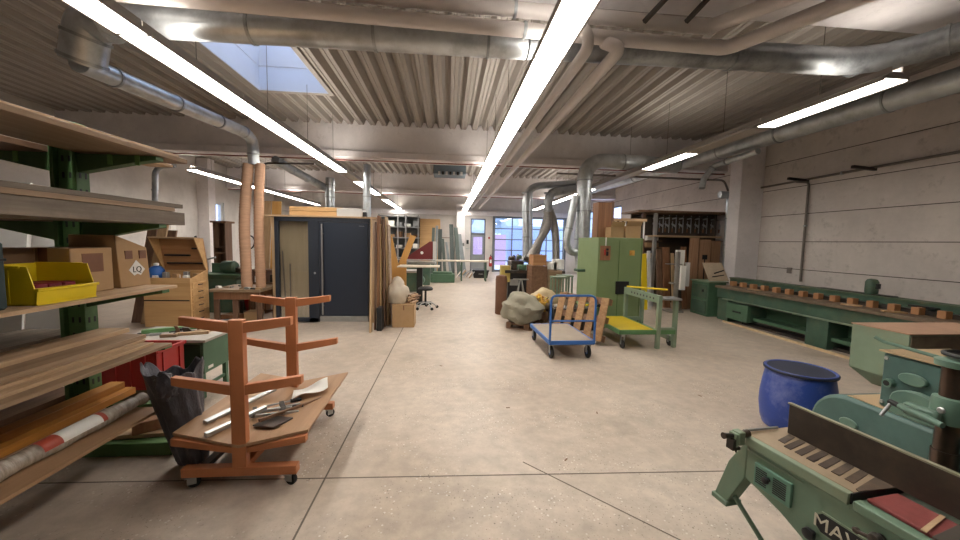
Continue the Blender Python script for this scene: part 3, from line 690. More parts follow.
o = MB().box(-.3, .3, -.03, .03, 0, .04).build('straightedge', paint('straightedge_green', '#6b9a62', .4), bev=.003); o.location = (-2.88, 4.15, TT); o.rotation_euler.z = .55; tag(o, 'pale green steel straightedge lying on the worktable', 'straightedge')
pl = root('hand_plane', (-2.7, 4.02, TT), 'dark hand plane lying on the green worktable', 'plane', .5)
MB().box(-.12, .12, -.03, .03, 0, .02).build('sole', DSTEEL, pl, bev=.002)
MB().prism([(-.04, -.02, .02), (.03, -.02, .02), (.0, -.02, .06), (-.05, -.02, .07)], (0, .04, 0)).build('iron', DSTEEL, pl)
MB().lathe([(.015, 0), (.012, .02), (.02, .045), (.001, .06)], (.085, 0, .02), 12).build('front_knob', W_BRN, pl)
MB().prism([(-.11, -.01, .02), (-.07, -.01, .02), (-.07, -.01, .05), (-.09, -.01, .09), (-.12, -.01, .09), (-.1, -.01, .05)], (0, .02, 0)).build('tote', W_BRN, pl, bev=.004)
for i, (x, y, l, a, m_) in enumerate(((-2.62, 3.78, .14, .35, W_PINEX), (-2.56, 3.9, .1, .8, W_PINEX), (-2.78, 3.68, .07, .2, W_OAKX))):
    o = MB().box(-l, l, -.02, .02, 0, .03).build('wood_offcut', m_, bev=.003); o.location = (x, y+.18, TT); o.rotation_euler.z = a
    tag(o, ['pale wooden offcut beside the hand plane on the worktable', 'pale wooden offcut at the table corner', 'short brown offcut at the front edge of the worktable'][i], 'offcut', 'offcuts on the green worktable')
for i, (x, y, l, a) in enumerate(((-2.5, 4.0, .16, .7), (-2.85, 3.92, .1, 1.2), (-3.0, 3.72, .12, .3), (-3.08, 3.86, .12, 1.0))):
    o = MB().tube([(-l, 0, .012), (0, 0, .012)], .007, 8).tube([(0, 0, .016), (l*.8, 0, .016)], .015, 10).build('hand_tool', BLACK if i % 2 else STEEL, None); o.location = (x, y+.18, TT); o.rotation_euler.z = a
    tag(o, ['slim steel tool near the free corner of the worktable', 'black-handled tool beside the plane', 'slim steel tool at the rack end of the worktable', 'black-handled tool at the rack end of the worktable'][i], 'tool', 'small tools on the green worktable')
# ================================================================== BIN BAG
M_BAG, nt, b = newmat('black_bag'); v = coords(nt, (1, 1, .5))
nt.links.new(ramp(nt, noise_out(nt, v, 5, 5), [(.3, lin('#33333a')), (.7, lin('#6a6a72'))]), b.inputs['Base Color'])
b.inputs['Roughness'].default_value = .32; bumpit(nt, b, noise_out(nt, v, 16, 6, .7), .7, .02)
rt = root('rubbish_bag', (-1.9, 2.72, 0), 'dark grey plastic rubbish bag standing open between rack and orange trolley', 'bag')
mb = MB(); n = 40; prof = [(.07, 0), (.095, .02), (.105, .1), (.12, .25), (.14, .42), (.16, .56), (.175, .66), (.185, .72), (.168, .71), (.155, .62), (.12, .45), (.08, .3)]
rings = []
for j, (rr, z) in enumerate(prof):
    ring = []
    for k_ in range(n):
        a = 2*PI*k_/n; q = rr*(1+.05*math.sin(5*a+z*6)+.16*noise.noise(Vector((math.cos(a)*2.2, math.sin(a)*2.2, z*3))))+.012*math.sin(11*a+z*9)
        zz = z+(.05*math.sin(2*a+.6)+.03*math.sin(7*a) if z > .6 else 0)
        ring.append(mb._v((q*math.cos(a)*1.0+.07-.16*z, q*math.sin(a)*.8, max(0.001, zz))))
    rings.append(ring)
for a, b_ in zip(rings, rings[1:]):
    for k_ in range(n): mb.bm.faces.new([a[k_], a[(k_+1) % n], b_[(k_+1) % n], b_[k_]])
mb.bm.faces.new(rings[0][::-1]); mb.bm.faces.new(rings[-1])
o = mb.build('bag_skin', M_BAG, rt); s = o.modifiers.new('s', 'SUBSURF'); s.levels = s.render_levels = 1
mb = MB()
for k_ in range(1): mb.blob((.0, -.13, .62), (.07, .04, .1), 3, .3, 4, 5)
mb.build('folded_rim', M_BAG, rt)
# ================================================================== ORANGE TROLLEY
YF, YR_ = 2.44, 3.38; XF, XR2 = -1.345, -1.395
tr = root('timber_trolley', (XF, 2.9, 0), 'orange steel timber trolley on castors with V-shaped plywood deck', 'trolley', 0)
def part(mb, name, mat, rt=tr, bev=.003, **k): return mb.build(name, mat, rt, world=True, bev=bev, **k)
for (yy, xc, sx) in ((YF, XF, 1), (YR_, XR2, 1)):
    part(MB().box(xc-.045, xc+.045, yy-.025, yy+.025, .12, 1.12), 'post', ORANGE)
    part(MB().box(xc-.36, xc+.36, yy-.03, yy+.03, .082, .142), 'base_bar', ORANGE)
    for z0, z1, L in ((1.07, 1.12, .34), (.66, .73, .4)):
        for s in (-1, 1):
            part(MB().prism([(xc+s*.045, yy-.022, z0-.035), (xc+s*L, yy-.022, z1-.035), (xc+s*L, yy-.022, z1+.02), (xc+s*.045, yy-.022, z0+.035)], (0, .044, 0)), 'arm', ORANGE)
    for s in (-1, 1):
        part(MB().prism([(xc+s*.045, yy-.022, .235), (xc+s*.42, yy-.022, .295), (xc+s*.42, yy-.022, .345), (xc+s*.045, yy-.022, .275)], (0, .044, 0)), 'deck_arm', ORANGE)
part(MB().box(XF-.3, XF-.24, YF, YR_, .09, .12), 'side_rail', DSTEEL)
part(MB().box(XF-.025, XF+.025, YF+.03, YR_-.03, .09, .135), 'spine_bar', ORANGE)
for xx, yy, a in ((-1.66, 2.44, .4), (-1.04, 2.44, -.3), (-1.7, 3.38, 0), (-1.08, 3.38, .8)):
    z = .048
    R_ = Matrix.Translation((xx, yy, 0)) @ Matrix.Rotation(a, 4, 'Z')
    c = MB(R_).box(-.03, .03, -.035, .035, .076, .082).box(-.02, .03, -.022, -.018, .03, .078).box(-.02, .03, .018, .022, .03, .078).build('castor', STEEL, tr, world=True)
    MB(Matrix.Translation(Vector((xx, yy, 0))-tr.location) @ Matrix.Rotation(a, 4, 'Z')).lathe([(.015, -.015), (.034, -.015), (.037, -.01), (.037, .01), (.034, .015), (.015, .015)], (.014, 0, .038), 20, 'y').build('wheel', RUB, c)
# V deck
DY0, DY1 = 2.42, 3.53
for s in (-1, 1):
    part(MB().hexa([(XF, DY0-.01, .275), (XF+s*.425, DY0+.03, .352), (XF+s*.4-.0, DY1, .352), (XF, DY1, .275),
                    (XF, DY0-.01, .293), (XF+s*.425, DY0+.03, .37), (XF+s*.4-.0, DY1, .37), (XF, DY1, .293)]), 'deck_panel', W_PLY, bev=0)
# items on the deck; surface height at x
def dz(x): return .294+abs(x-XF)*.172
def lay(o, x, y, a, extra=.003):
    s = 1 if x > XF else -1
    o.location = (x, y, dz(x)+extra); o.rotation_euler = (0, -s*math.atan(.172)*math.cos(a), a); return o
o = MB().box(-.02, .02, -.3, .3, 0, .02).build('aluminium_profile', STEEL, bev=.002); lay(o, -1.56, 2.88, -.35, .022); tag(o, 'long pale aluminium profile lying across the trolley deck', 'profile')
o = MB().box(-.015, .015, -.22, .22, 0, .03).build('aluminium_profile', STEEL, bev=.002); lay(o, -1.47, 2.64, -.45, .022); tag(o, 'short grooved metal profile at the near edge of the trolley deck', 'profile')
o = MB().box(-.012, .012, -.24, .24, 0, .02).build('wood_batten', W_BRN, bev=.002); lay(o, -1.17, 2.82, -.7, .012); tag(o, 'thin brown batten lying on the trolley deck', 'batten')
o = MB().box(-.11, .11, -.08, .08, 0, .012).build('steel_plate', DSTEEL, bev=.003); lay(o, -1.24, 2.66, -.5, .006); tag(o, 'dark square steel plate lying on the trolley deck', 'plate')
sh = MB()
n = 8
for i in range(n):
    for j in range(n): pass
V = [[sh._v((-.14+.28*i/n, -.1+.2*j/n, .012+.02*math.sin(i*.7)*math.cos(j*.5)+.03*(i/n)**2)) for j in range(n+1)] for i in range(n+1)]
for i in range(n):
    for j in range(n): sh.bm.faces.new([V[i][j], V[i+1][j], V[i+1][j+1], V[i][j+1]])
o = sh.build('paper_sheet', PAPER); lay(o, -1.14, 3.12, .3, .022); tag(o, 'curled white paper sheet on the far end of the trolley deck', 'paper')
for i, (x, y, a) in enumerate(((-1.3, 2.86, .5), (-1.27, 2.76, .2))):
    cl = root('screw_clamp', (x, y, dz(x)+.018), ['steel screw clamp lying upper in the pair on the trolley deck', 'steel screw clamp lying nearer the dark plate on the trolley'][i], 'clamp', a, 'screw clamps on the trolley deck')
    MB().box(-.16, .16, -.008, .008, 0, .02).build('bar', STEEL, cl)
    MB().box(-.16, -.13, -.008, .09, 0, .025).build('fixed_jaw', DSTEEL, cl, bev=.003)
    MB().box(.02, .055, -.008, .1, 0, .025).build('sliding_jaw', DSTEEL, cl, bev=.003)
    MB().tube([(-.07, .085, .014), (.1, .085, .014)], .007, 8).build('screw', STEEL, cl)
    MB().tube([(.1, .085, .014), (.18, .085, .014)], .015, 10).build('handle', BLACK, cl)
# ================================================================== TOOL CHEST
def PB(mb, name, mat, rt, bev=.003, **k): return mb.build(name, mat, rt, world=True, bev=bev, **k)
x0, x1, y0, y1 = -5.34, -4.56, 6.88, 7.38
ch = root('tool_chest', ((x0+x1)/2, (y0+y1)/2, 0), 'wooden tool chest with propped open lid beside the planer bench', 'chest')
PB(MB().box(x0, x1, y0, y1, .02, .82), 'body', W_CHEST, ch)
PB(MB().box(x0, x1-.02, y0-.0015, y0+.001, .485, .505), 'gap', BLACK, ch, 0)
PB(MB().box(x0, x1, y0, y0+.02, .82, .9).box(x0, x1, y1-.02, y1, .82, 1.0).prism([(x0, y0, .82), (x0, y1, .82), (x0, y1, 1.02), (x0, y0, .88)], (.02, 0, 0)).prism([(x1-.02, y0, .82), (x1-.02, y1, .82), (x1-.02, y1, 1.02), (x1-.02, y0, .88)], (.02, 0, 0)), 'tray_rim', W_CHEST, ch)
for i in range(6):
    z = .07+i*.125; d = PB(MB().box(x1-.005, x1+.012, y0+.04, y1-.04, z, z+.115), 'drawer', W_CHEST, ch)
    MB().box(0, .012, -.06, .06, 0, .014).build('handle', BLACK, d).location = (x1+.012-ch.location.x, 0, z+.06)
lz, L = 1.0, .68                                   # lid tilted toward the front
a = Vector((0, y1, lz)); b_ = Vector((0, y1-.2, lz+.6))
PB(MB().hexa([(x0, y1-.0, lz), (x1, y1, lz), (x1, y1+.02, lz), (x0, y1+.02, lz), (x0, y1-.12, lz+.6), (x1, y1-.12, lz+.6), (x1, y1-.1, lz+.6), (x0, y1-.1, lz+.6)]), 'lid_panel', W_CHESTD, ch)
for xx in (x0, x1-.02): PB(MB().prism([(xx, y1, lz), (xx, y1-.12, lz+.6), (xx, y1-.36, lz+.62), (xx, y1-.04, lz)], (.02, 0, 0)), 'lid_side', W_CHEST, ch)
PB(MB().hexa([(x0, y1-.36, lz+.6), (x1, y1-.36, lz+.6), (x1, y1-.1, lz+.585), (x0, y1-.1, lz+.585), (x0, y1-.36, lz+.625), (x1, y1-.36, lz+.625), (x1, y1-.1, lz+.61), (x0, y1-.1, lz+.61)]), 'lid_top', W_PINEX, ch)
for zz, xa, xb in ((.12, .1, .72), (.27, .08, .52), (.4, .58, .74)):
    PB(MB().box(x0+xa, x0+xb, y1-.12*zz/.6-.05, y1-.12*zz/.6-.004, lz+zz, lz+zz+.03), 'tool_rail', BLACK, ch)
for i in range(8):
    o = MB().box(-.04, .04, -.035, .035, 0, .11+.03*(i % 3)).build('parts_box', (PAPER, CARD, STEEL)[i % 3], bev=.004); o.location = (x0+.12+i*.085, y0+.13+.09*(i % 2)*1.6, .822)
    tag(o, ORD[i]+' small box counted along the open chest tray from the rack side', 'box', 'small boxes in the tool chest tray')
hb = root('blue_jug', (XW(156, 6.8), 6.75, .86), '-', 'jug') if False else None
jx = XW(156, 7.1)
j = root('water_jug', (jx-.02, 7.1, .9), 'blue round jug with white cap standing at the rack-side end of the chest tray', 'jug')
MB().lathe([(.05, -.078), (.09, -.07), (.125, .02), (.12, .12), (.08, .18), (.03, .2)], (0, 0, 0), 20).build('vessel', BLUE, j)
MB().lathe([(.035, .2), (.04, .205), (.04, .24), (.02, .25)], (0, 0, 0), 14).build('cap', PAPER, j)
# brown boards leaning behind the chest
for i, (px, y) in enumerate(((140, 7.6), (149, 7.5), (158, 7.7))):
    x = XW(px, y)
    o = MB().hexa([(x, y-.3, 0), (x+.16, y-.3, 0), (x+.16, y-.26, 0), (x, y-.26, 0), (x+.18, y, 1.95-i*.1), (x+.34, y, 1.95-i*.1), (x+.34, y+.04, 1.95-i*.1), (x+.18, y+.04, 1.95-i*.1)]).build('leaning_board', (W_BRNZ, W_PINEZ, W_BRNZ)[i])
    tag(o, ['brown board leaning behind the chest nearest the rack', 'pale board leaning in the middle of three behind the chest', 'brown board leaning closest to the open chest lid'][i], 'board', 'boards leaning behind the chest')
# notice on the left wall
q = PY(189, 231, 13.0); o = MB().box(-.002, .012, -.12, .12, 0, .3).build('notice', PAPER); o.location = (XL+.003, 12.9, 1.75); tag(o, 'small white notice on the far side wall above the chest', 'notice')
# ================================================================== PLANER BENCH
bt = root('work_bench', (-4.05, 7.3, 0), 'brown wooden bench under the two brown hoses', 'bench')
PB(MB().box(-4.3, -3.42, 6.95, 7.75, .64, .69), 'benchtop', W_OAKX, bt)
PB(MB().box(-4.25, -3.45, 7.0, 7.04, .5, .64), 'apron', W_REDZ, bt)
PB(MB().box(-4.25, -3.45, 7.66, 7.7, .5, .64), 'apron', W_REDZ, bt)
for xx in (-4.28, -3.95, -3.53):
    for yy in (7.0, 7.62): PB(MB().box(xx, xx+.09, yy+.045, yy+.09, 0, .5), 'leg', W_BRNZ, bt)
for i in range(10):
    x = -4.24+.085*i+rnd.uniform(-.03, .03); yy = 7.1+rnd.uniform(0, .4)
    if i in (6, 7, 8, 9): yy = 7.02+.0*i
    o = MB().box(-.05, .05, -.03, .03, 0, .02+.03*rnd.random()).build('bench_clutter', (PAPER, W_OAKX, STEEL, BLACK, CARD)[i % 5], bev=.003); o.location = (x, yy, .691); o.rotation_euler.z = rnd.uniform(-.6, .6)
    tag(o, '%s small %s counted along the planer bench top from the chest' % (ORD[i], ('paper stack', 'wood offcut', 'steel part', 'black part', 'cardboard piece')[i % 5]), 'workpiece', 'small items on the planer bench')
gm = root('surface_planer', (-4.9, 8.55, 0), 'green cast planer standing behind the wooden bench', 'planer')
gx = XW(224, 8.5)
PB(MB().box(gx-.45, gx+.35, 8.3, 8.8, 0, .72), 'stand', GREEN_M, gm, .01)
PB(MB().box(gx-.5, gx+.42, 8.25, 8.85, .8, .84), 'planer_table', GREEN_B, gm)
PB(MB().prism([(gx-.35, 8.3, .72), (gx+.3, 8.3, .72), (gx+.4, 8.3, .8), (gx-.5, 8.3, .8)], (0, .5, 0)), 'casting', GREEN_M, gm)
PB(MB().lathe([(.12, -.15), (.14, -.1), (.14, .1), (.1, .15)], (gx+.1, 8.5, .98), 18, 'x'), 'motor', GREEN_M, gm)
PB(MB().box(gx-.4, gx+.1, 8.7, 8.74, .84, 1.05), 'fence', GREEN_B, gm)
PB(MB().tube([(gx-.3, 8.4, .84), (gx-.3, 8.4, 1.15), (gx-.1, 8.35, 1.2)], .02, 8), 'lever', STEEL, gm)
hx = XW(247, 8.8)
o = MB().lathe([(.05, 0), (.13, .03), (.14, .12), (.05, .17)], (0, 0, 0), 14).build('motor_block', DSTEEL); o.location = (hx, 8.55, .84); tag(o, 'dark round motor unit between planer and the brown hoses', 'motor')
# cupboard by the far side wall
xx = XW(218, 10)
cb = root('cupboard', (xx, 10.1, 0), 'narrow brown open cupboard standing beyond the chest by the side wall', 'cupboard')
w = .15
PB(MB().box(xx-w, xx-w+.03, 10.05, 10.35, 0, 2.0).box(xx+w-.03, xx+w, 10.05, 10.35, 0, 2.0).box(xx-w, xx+w, 10.32, 10.35, 0, 2.0), 'carcass', W_BRNZ, cb)
PB(MB().box(xx-w-.04, xx+w+.05, 10.0, 10.4, 2.0, 2.05), 'top', W_BRN, cb)
for z in (.1, .7, 1.2, 1.35): PB(MB().box(xx-w+.03, xx+w-.03, 10.07, 10.32, z, z+.03), 'shelf', W_BRN, cb)
PB(MB().box(xx-w+.03, xx-.02, 10.06, 10.08, 1.38, 2.0), 'door', W_BRNZ, cb)
o = MB().box(-.3, .3, -.2, .2, 0, .3).build('wood_crate', W_CHEST, bev=.004); o.location = (xx-.05, 9.5, .0); tag(o, 'small orange-brown wooden crate on the floor before the narrow cupboard', 'crate')
hw = root('work_jacket', (XL+.14, 13.75, 1.3), 'dark jacket hanging on the side wall beside the white door', 'jacket')
MB().blob((0, 0, 0), (.1, .2, .34), 3, .18, 3, 4, pinch=.45).build('jacket_body', BLACK, hw)
# open shelf next to the door display
sx = XW(266, 8.3)
sh = root('wood_shelf', (sx, 8.4, 0), 'reddish open wooden shelf beside the door display', 'shelf')
PB(MB().box(sx-.35, sx-.32, 8.2, 8.6, 0, .95).box(sx+.32, sx+.35, 8.2, 8.6, 0, .95).box(sx-.02, sx+.01, 8.2, 8.6, 0, .95), 'uprights', W_REDZ, sh)
for z in (.05, .35, .65, .92): PB(MB().box(sx-.32, sx+.32, 8.2, 8.6, z, z+.03), 'shelf_board', W_BRN, sh)
for i in range(6):
    o = MB().box(-.07, .07, -.1, .1, 0, .1+.03*(i % 3)).build('shelf_box', (CARD, PAPER, BLACK)[i % 3], bev=.005); o.location = (sx-.17+.32*(i % 2), 8.36, (.08, .38, .68)[i//2]+.002)
    tag(o, '%s box on the %s board of the reddish shelf' % (('first', 'second')[i % 2], ('bottom', 'middle', 'upper')[i//2]), 'box', 'boxes on the reddish shelf')
for i, (pa, pb) in enumerate(((262, 269), (270, 279))):
    a, b_ = XW(pa, 8.9), XW(pb, 8.9)
    o = MB().hexa([(a, 8.75, 0), (b_, 8.75, 0), (b_, 8.78, 0), (a, 8.78, 0), (a, 9.05, 2.5), (b_, 9.05, 2.5), (b_, 9.08, 2.5), (a, 9.08, 2.5)]).build('panel_sheet', (W_PINEZ, W_YELZ)[i])
    tag(o, ['tall pale sheet leaning behind the reddish shelf', 'tall yellowish sheet leaning closer to the door display'][i], 'sheet', 'tall sheets by the door display')
# ================================================================== DOOR DISPLAY
XA, XB, YD = -3.3, -1.5, 7.3
dd = root('door_display', ((XA+XB)/2, YD+.25, 0), 'anthracite entrance door with side glass mounted on a timber display crate', 'door')
PB(MB().box(XA, XA+.07, YD, YD+.08, .02, 2.02).box(XB-.05, XB, YD, YD+.08, .02, 2.02).box(XA, XB, YD, YD+.08, 1.97, 2.05).box(XA+.62, XA+.82, YD, YD+.08, .02, 1.97).box(XA, XA+.8, YD, YD+.08, .02, .1), 'frame', NAVY, dd, .004)
lf = PB(MB().box(XA+.83, XB-.055, YD-.012, YD+.06, .14, 1.965), 'door_leaf', paint('leaf_navy', '#262e3c', .42, 0, .03, 3), dd, .004)
PB(MB().box(XA+.83, XB-.055, YD-.02, YD+.02, .03, .135), 'kick_plate', STEEL, dd)
PB(MB().tube([(XA+.9, YD-.07, .18), (XA+.9, YD-.07, 1.93)], .016, 12), 'pull_bar', STEEL, dd, 0)
for z in (.35, 1.75): PB(MB().tube([(XA+.9, YD-.07, z), (XA+.9, YD, z)], .009, 8), 'bar_mount', STEEL, dd, 0)
PB(MB().lathe([(.02, 0), (.022, .006), (.012, .012)], (XA+.74, YD-.012, .98), 14, 'y'), 'lock_escutcheon', STEEL, dd, 0)
PB(MB().box(XB-.22, XB-.12, YD-.0135, YD-.011, 1.9, 1.905), 'badge', STEEL, dd, 0)
M_G2 = thin_glass('side_glass', (.95, .95, .93), .2)
PB(MB().box(XA+.07, XA+.62, YD+.03, YD+.045, .1, 1.97), 'glass', M_G2, dd, 0)
PB(MB().box(XA-.06, XA-.01, YD+.02, YD+.5, 0, 2.05).box(XB+.01, XB+.05, YD+.02, YD+.5, 0, 2.05).box(XA-.01, XB+.01, YD+.46, YD+.5, 0, .1).box(XA-.01, XB+.01, YD+.46, YD+.5, 1.95, 2.05), 'timber_stand', W_PINEZ, dd)
PB(MB().box(XA+.02, XA+.8, YD+.15, YD+.16, .02, 1.98), 'back_board', wood('pale_back_reflection', '#d8c7ac', '#c6b394', 2), dd, 0)  # board tone lightened to stand in for the beige reflection in the glass
PB(MB().box(XA-.16, XB+.1, YD-.02, YD+.6, 2.052, 2.085), 'cover_board', W_PINEX, dd)
o = MB().box(-.5, .5, -.2, .2, 0, .085).box(-.5, .5, -.2, .2, .09, .17).build('wood_box', W_CHEST, bev=.004); o.location = (XW(320, 7.6), 7.6, 2.087); tag(o, 'flat pine box lying on top of the door display', 'box')
o = MB().box(-.24, .24, -.16, .16, 0, .16).build('grey_box', WHITEP, bev=.005); o.location = (XW(351, 7.5), 7.55, 2.087); tag(o, 'light grey box on top of the door display beside the pine box', 'box')
o = MB().box(-.04, .04, -.05, .05, 0, .1).build('dark_tin', BLACK, bev=.01); o.location = (XW(365, 7.5), 7.5, 2.087); tag(o, 'small dark tin on top of the door display at the leaf corner', 'tin')
# poles seen through the side glass
for i, (a, b_, m_) in enumerate((((XA+.16, YD+.1, 0), (XA+.09, YD+.12, 1.4), M_CON), ((XA+.24, YD+.1, 0), (XA+.24, YD+.1, 1.15), M_CON))):
    o = MB().bar(a, b_, .022, .022).build('pole', m_); tag(o, ['dark pole leaning behind the display side glass', 'upright dark post of a stand behind the display side glass'][i], 'pole')
# leaning boards beside it
spec = [(-1.37, -1.39, 6.5, 2.02, .03, W_PINEZ, 'palest lath'), (-1.33, -1.36, 6.72, 1.98, .02, W_BRNZ, 'brown lath'), (-1.29, -1.33, 6.8, 2.1, .025, W_REDZ, 'reddish board'), (-1.25, -1.3, 6.88, 1.95, .018, W_PINEZ, 'pale board'), (-1.19, -1.27, 6.95, 2.05, .03, W_BRNZ, 'dark brown board'), (-1.14, -1.235, 7.05, 2.1, .02, W_PINEZ, 'broad pale sheet'), (-1.1, -1.2, 7.1, 1.95, .02, W_OAK, 'greyish brown sheet')]
for i, (xb, xt, y, h, t, m_, nm) in enumerate(spec):
    xb += .0; dp = .12 if i < 2 else .3
    o = MB().hexa([(xb, y, 0), (xb+t, y, 0), (xb+t, y+dp, 0), (xb, y+dp, 0), (xt, y+.25, h), (xt+t, y+.25, h), (xt+t, y+dp+.25, h), (xt, y+dp+.25, h)]).build('leaning_board', m_, bev=.001)
    tag(o, '%s, %s from the camera among boards leaning against the display' % (nm, ORD[i]), 'board', 'boards leaning against the door display')
o = MB().box(-.03, .06, -.12, .12, 0, .42).build('black_slab', BLACK, bev=.003); o.location = (-1.22, 6.75, 0); tag(o, 'short black panel standing among the feet of the leaning boards', 'panel')
# carton + sack
bxr = carton(-1.03, -.62, 6.9, 7.3, 0, .43, 'brown cardboard box on the floor beside the leaning boards', CARD, tape=False)
MB().box(.0, .02, -.2015, -.2, .33, .42).build('tape', TAPE, bxr); MB().box(-.22, .22, -.205, .205, .425, .433).build('lid', CARD, bxr)
M_SACK = paint('white_sack', '#b8ac9a', .6, 0, .08, 5, bump=.3)
o = MB().blob((-.95, 7.15, .62), (.2, .2, .33), 4, .16, 2.0, 2, flat=.434, pinch=.35).build('plastic_sack', M_SACK); tag(o, 'crumpled off-white plastic sack lying on the cardboard box', 'sack')
for i in range(14):
    a = i*1.7; x = -.72+.05*math.cos(a)+.012*i*.3; z = .455+.045*(i//4)
    o = MB().tube([(x-.02, 7.0+.06*(i % 3), z), (x+.1, 7.14+.06*(i % 3), z+.02)], .017, 8).build('wood_roll', W_BRN if i % 3 else W_PINEX)
    tag(o, 'short round brown stick in the pile by the off-white sack', 'stick', 'round sticks beside the off-white sack')
# ================================================================== MIDDLE DISTANCE, LEFT OF AISLE
x = XW(399, 10)
o = MB().prism([(x-.42, 10, 0), (x+.2, 10, 0), (x+.2, 10, 1.1), (x+.45, 10.0, 1.75), (x+.3, 10.0, 1.8), (x-.02, 10, 1.0), (x-.2, 10, 1.8), (x-.42, 10, 1.75)], (0, .03, 0)).build('notched_board', W_YELZ); tag(o, 'yellow plywood template with a V notch standing beyond the sack', 'board')
# pedestal table
tx = XW(418, 9.4)
pt = root('pedestal_table', (tx, 9.5, 0), 'pale-topped work table on a black column beyond the cardboard box', 'table')
PB(MB().box(tx-.5, tx+.55, 9.2, 9.9, .97, 1.0), 'tabletop', paint('pale_laminate', '#c9bfae', .5), pt)
PB(MB().box(tx-.03, tx+.12, 9.4, 9.55, .05, .97), 'column', BLACK, pt, .01)
PB(MB().box(tx-.25, tx+.35, 9.35, 9.6, 0, .06), 'foot', BLACK, pt, .01)
st = root('swivel_stool', (XW(426, 8.85), 8.85, 0), 'dark swivel stool base tucked beside the black table column', 'stool')
for i in range(5):
    a = i*2*PI/5+.3; MB().tube([(0, 0, .16), (math.cos(a)*.17, math.sin(a)*.17, .14), (math.cos(a)*.28, math.sin(a)*.28, .045)], .016, 8, fillet=.05).build('leg', STEEL, st)
    MB().lathe([(.02, -.012), (.035, -.01), (.035, .01), (.02, .012)], (math.cos(a)*.29, math.sin(a)*.29, .036), 12, 'y').build('castor', RUB, st)
MB().tube([(0, 0, .14), (0, 0, .45)], .025, 10).build('gas_column', BLACK, st)
MB().lathe([(.1, .45), (.17, .46), (.18, .5), (.15, .53), (.02, .54)], (0, 0, 0), 20).build('seat', BLACK, st)
# red guard machine
ry = 13.6; xa, xb = XW(405, ry), XW(433, ry)
rm = root('panel_saw', ((xa+xb)/2, ry+.3, 0), 'machine with a maroon wedge-shaped guard in front of the shelving', 'saw')
PB(MB().prism([(xa, ry, .95), (xb, ry, .95), (xb, ry, 1.62), (xb-.12, ry, 1.62), (xa, ry, 1.0)], (0, .25, 0)), 'guard', MAROON, rm, .005)
MB().lathe([(.001, -.01), (.055, -.008), (.055, 0)], (xb-.4-rm.location.x, -.3, 1.2), 16, 'y').build('sticker', PAPER, rm)
PB(MB().box(xa-.2, xb+.1, ry-.1, ry+.6, .8, .87), 'machine_table', STEEL, rm)
PB(MB().box(xa, xb-.1, ry, ry+.5, 0, .8), 'base', GREEN_M, rm, .01)
PB(MB().box(xb, xb+.12, ry-.02, ry+.1, .85, 1.62), 'post', WHITEP, rm)
PB(MB().box(xa-.3, xb+.1, ry-.28, ry-.2, .93, .97), 'rail', STEEL, rm)
PB(MB().tube([(xa+.1, ry-.24, .8), (xa+.1, ry-.24, .95)], .02, 8), 'rail_bracket', STEEL, rm, 0)
gx = XW(406, 12)
g_ = root('green_spindle_moulder', (gx, 12, 0), 'low dark green machine behind the pedestal table', 'machine')
PB(MB().box(gx-.4, gx+.4, 11.8, 12.4, 0, .62), 'base', GREEN_M, g_, .02)
PB(MB().box(gx-.5, gx+.5, 11.7, 12.5, .62, .68), 'machine_table', STEEL, g_)
PB(MB().lathe([(.1, -.2), (.13, -.15), (.13, .15), (.1, .2)], (gx+.5, 11.75, .38), 16, 'y'), 'motor', GREEN_B, g_)
PB(MB().lathe([(.03, -.01), (.12, -.01), (.12, .01), (.03, .01)], (gx-.1, 11.77, .4), 20, 'y'), 'handwheel', BLACK, g_)
# long outfeed table
ty = 15.2; a, b_ = XW(433, ty), XW(489, ty)
lt = root('roller_table', ((a+b_)/2, ty, 0), 'long pale-topped outfeed table in front of the leaning profiles', 'table')
PB(MB().box(a-.1, b_, ty-.2, ty+.3, .8, .86), 'tabletop', paint('pale_laminate', '#c9bfae', .5), lt)
for xx in (a, (a+b_)/2, b_-.15):
    for yy in (ty-.15, ty+.2): PB(MB().box(xx, xx+.06, yy, yy+.06, 0, .8), 'leg', GREEN_M, lt)
a = XW(431, 15.0); b_ = XW(455, 15.0)
o = MB().box(a, b_, 14.45, 14.9, 0, .34).box(a+.1, b_-.1, 14.48, 14.86, .34, .42).build('green_box', GREEN_B, bev=.02); tag(o, 'low green metal housing on the floor under the outfeed table', 'housing')
for i, (px0, px1, y, h, lean) in enumerate(((432, 435, 17, 2.25, .05), (435.5, 438, 17, 2.35, .04), (438, 442, 17, 2.2, 0), (441, 444, 16.8, 1.75, -.15), (445, 447.5, 16.8, 1.6, -.25), (449, 453, 17.4, 2.45, -.1), (453.5, 457.5, 17.4, 2.3, -.2), (457, 461, 17.4, 2.0, -.3))):
    y += .14*(i % 4); x0, x1 = XW(px0, y), XW(px1, y)
    o = MB().hexa([(x0-lean, y-.3, 0), (x1-lean, y-.3, 0), (x1-lean, y-.2, 0), (x0-lean, y-.2, 0), (x0, y, h), (x1, y, h), (x1, y+.1, h), (x0, y+.1, h)]).build('leaning_profile', (paint('grey_green_profile', '#5f6b66', .5), paint('pale_profile', '#8b9396', .5), paint('dark_profile', '#4c5654', .5))[i % 3], bev=.005)
    tag(o, '%s of the tall grey-green profiles standing near the back wall, counted toward the grey door' % ORD[i], 'profile', 'tall profiles standing by the back wall')
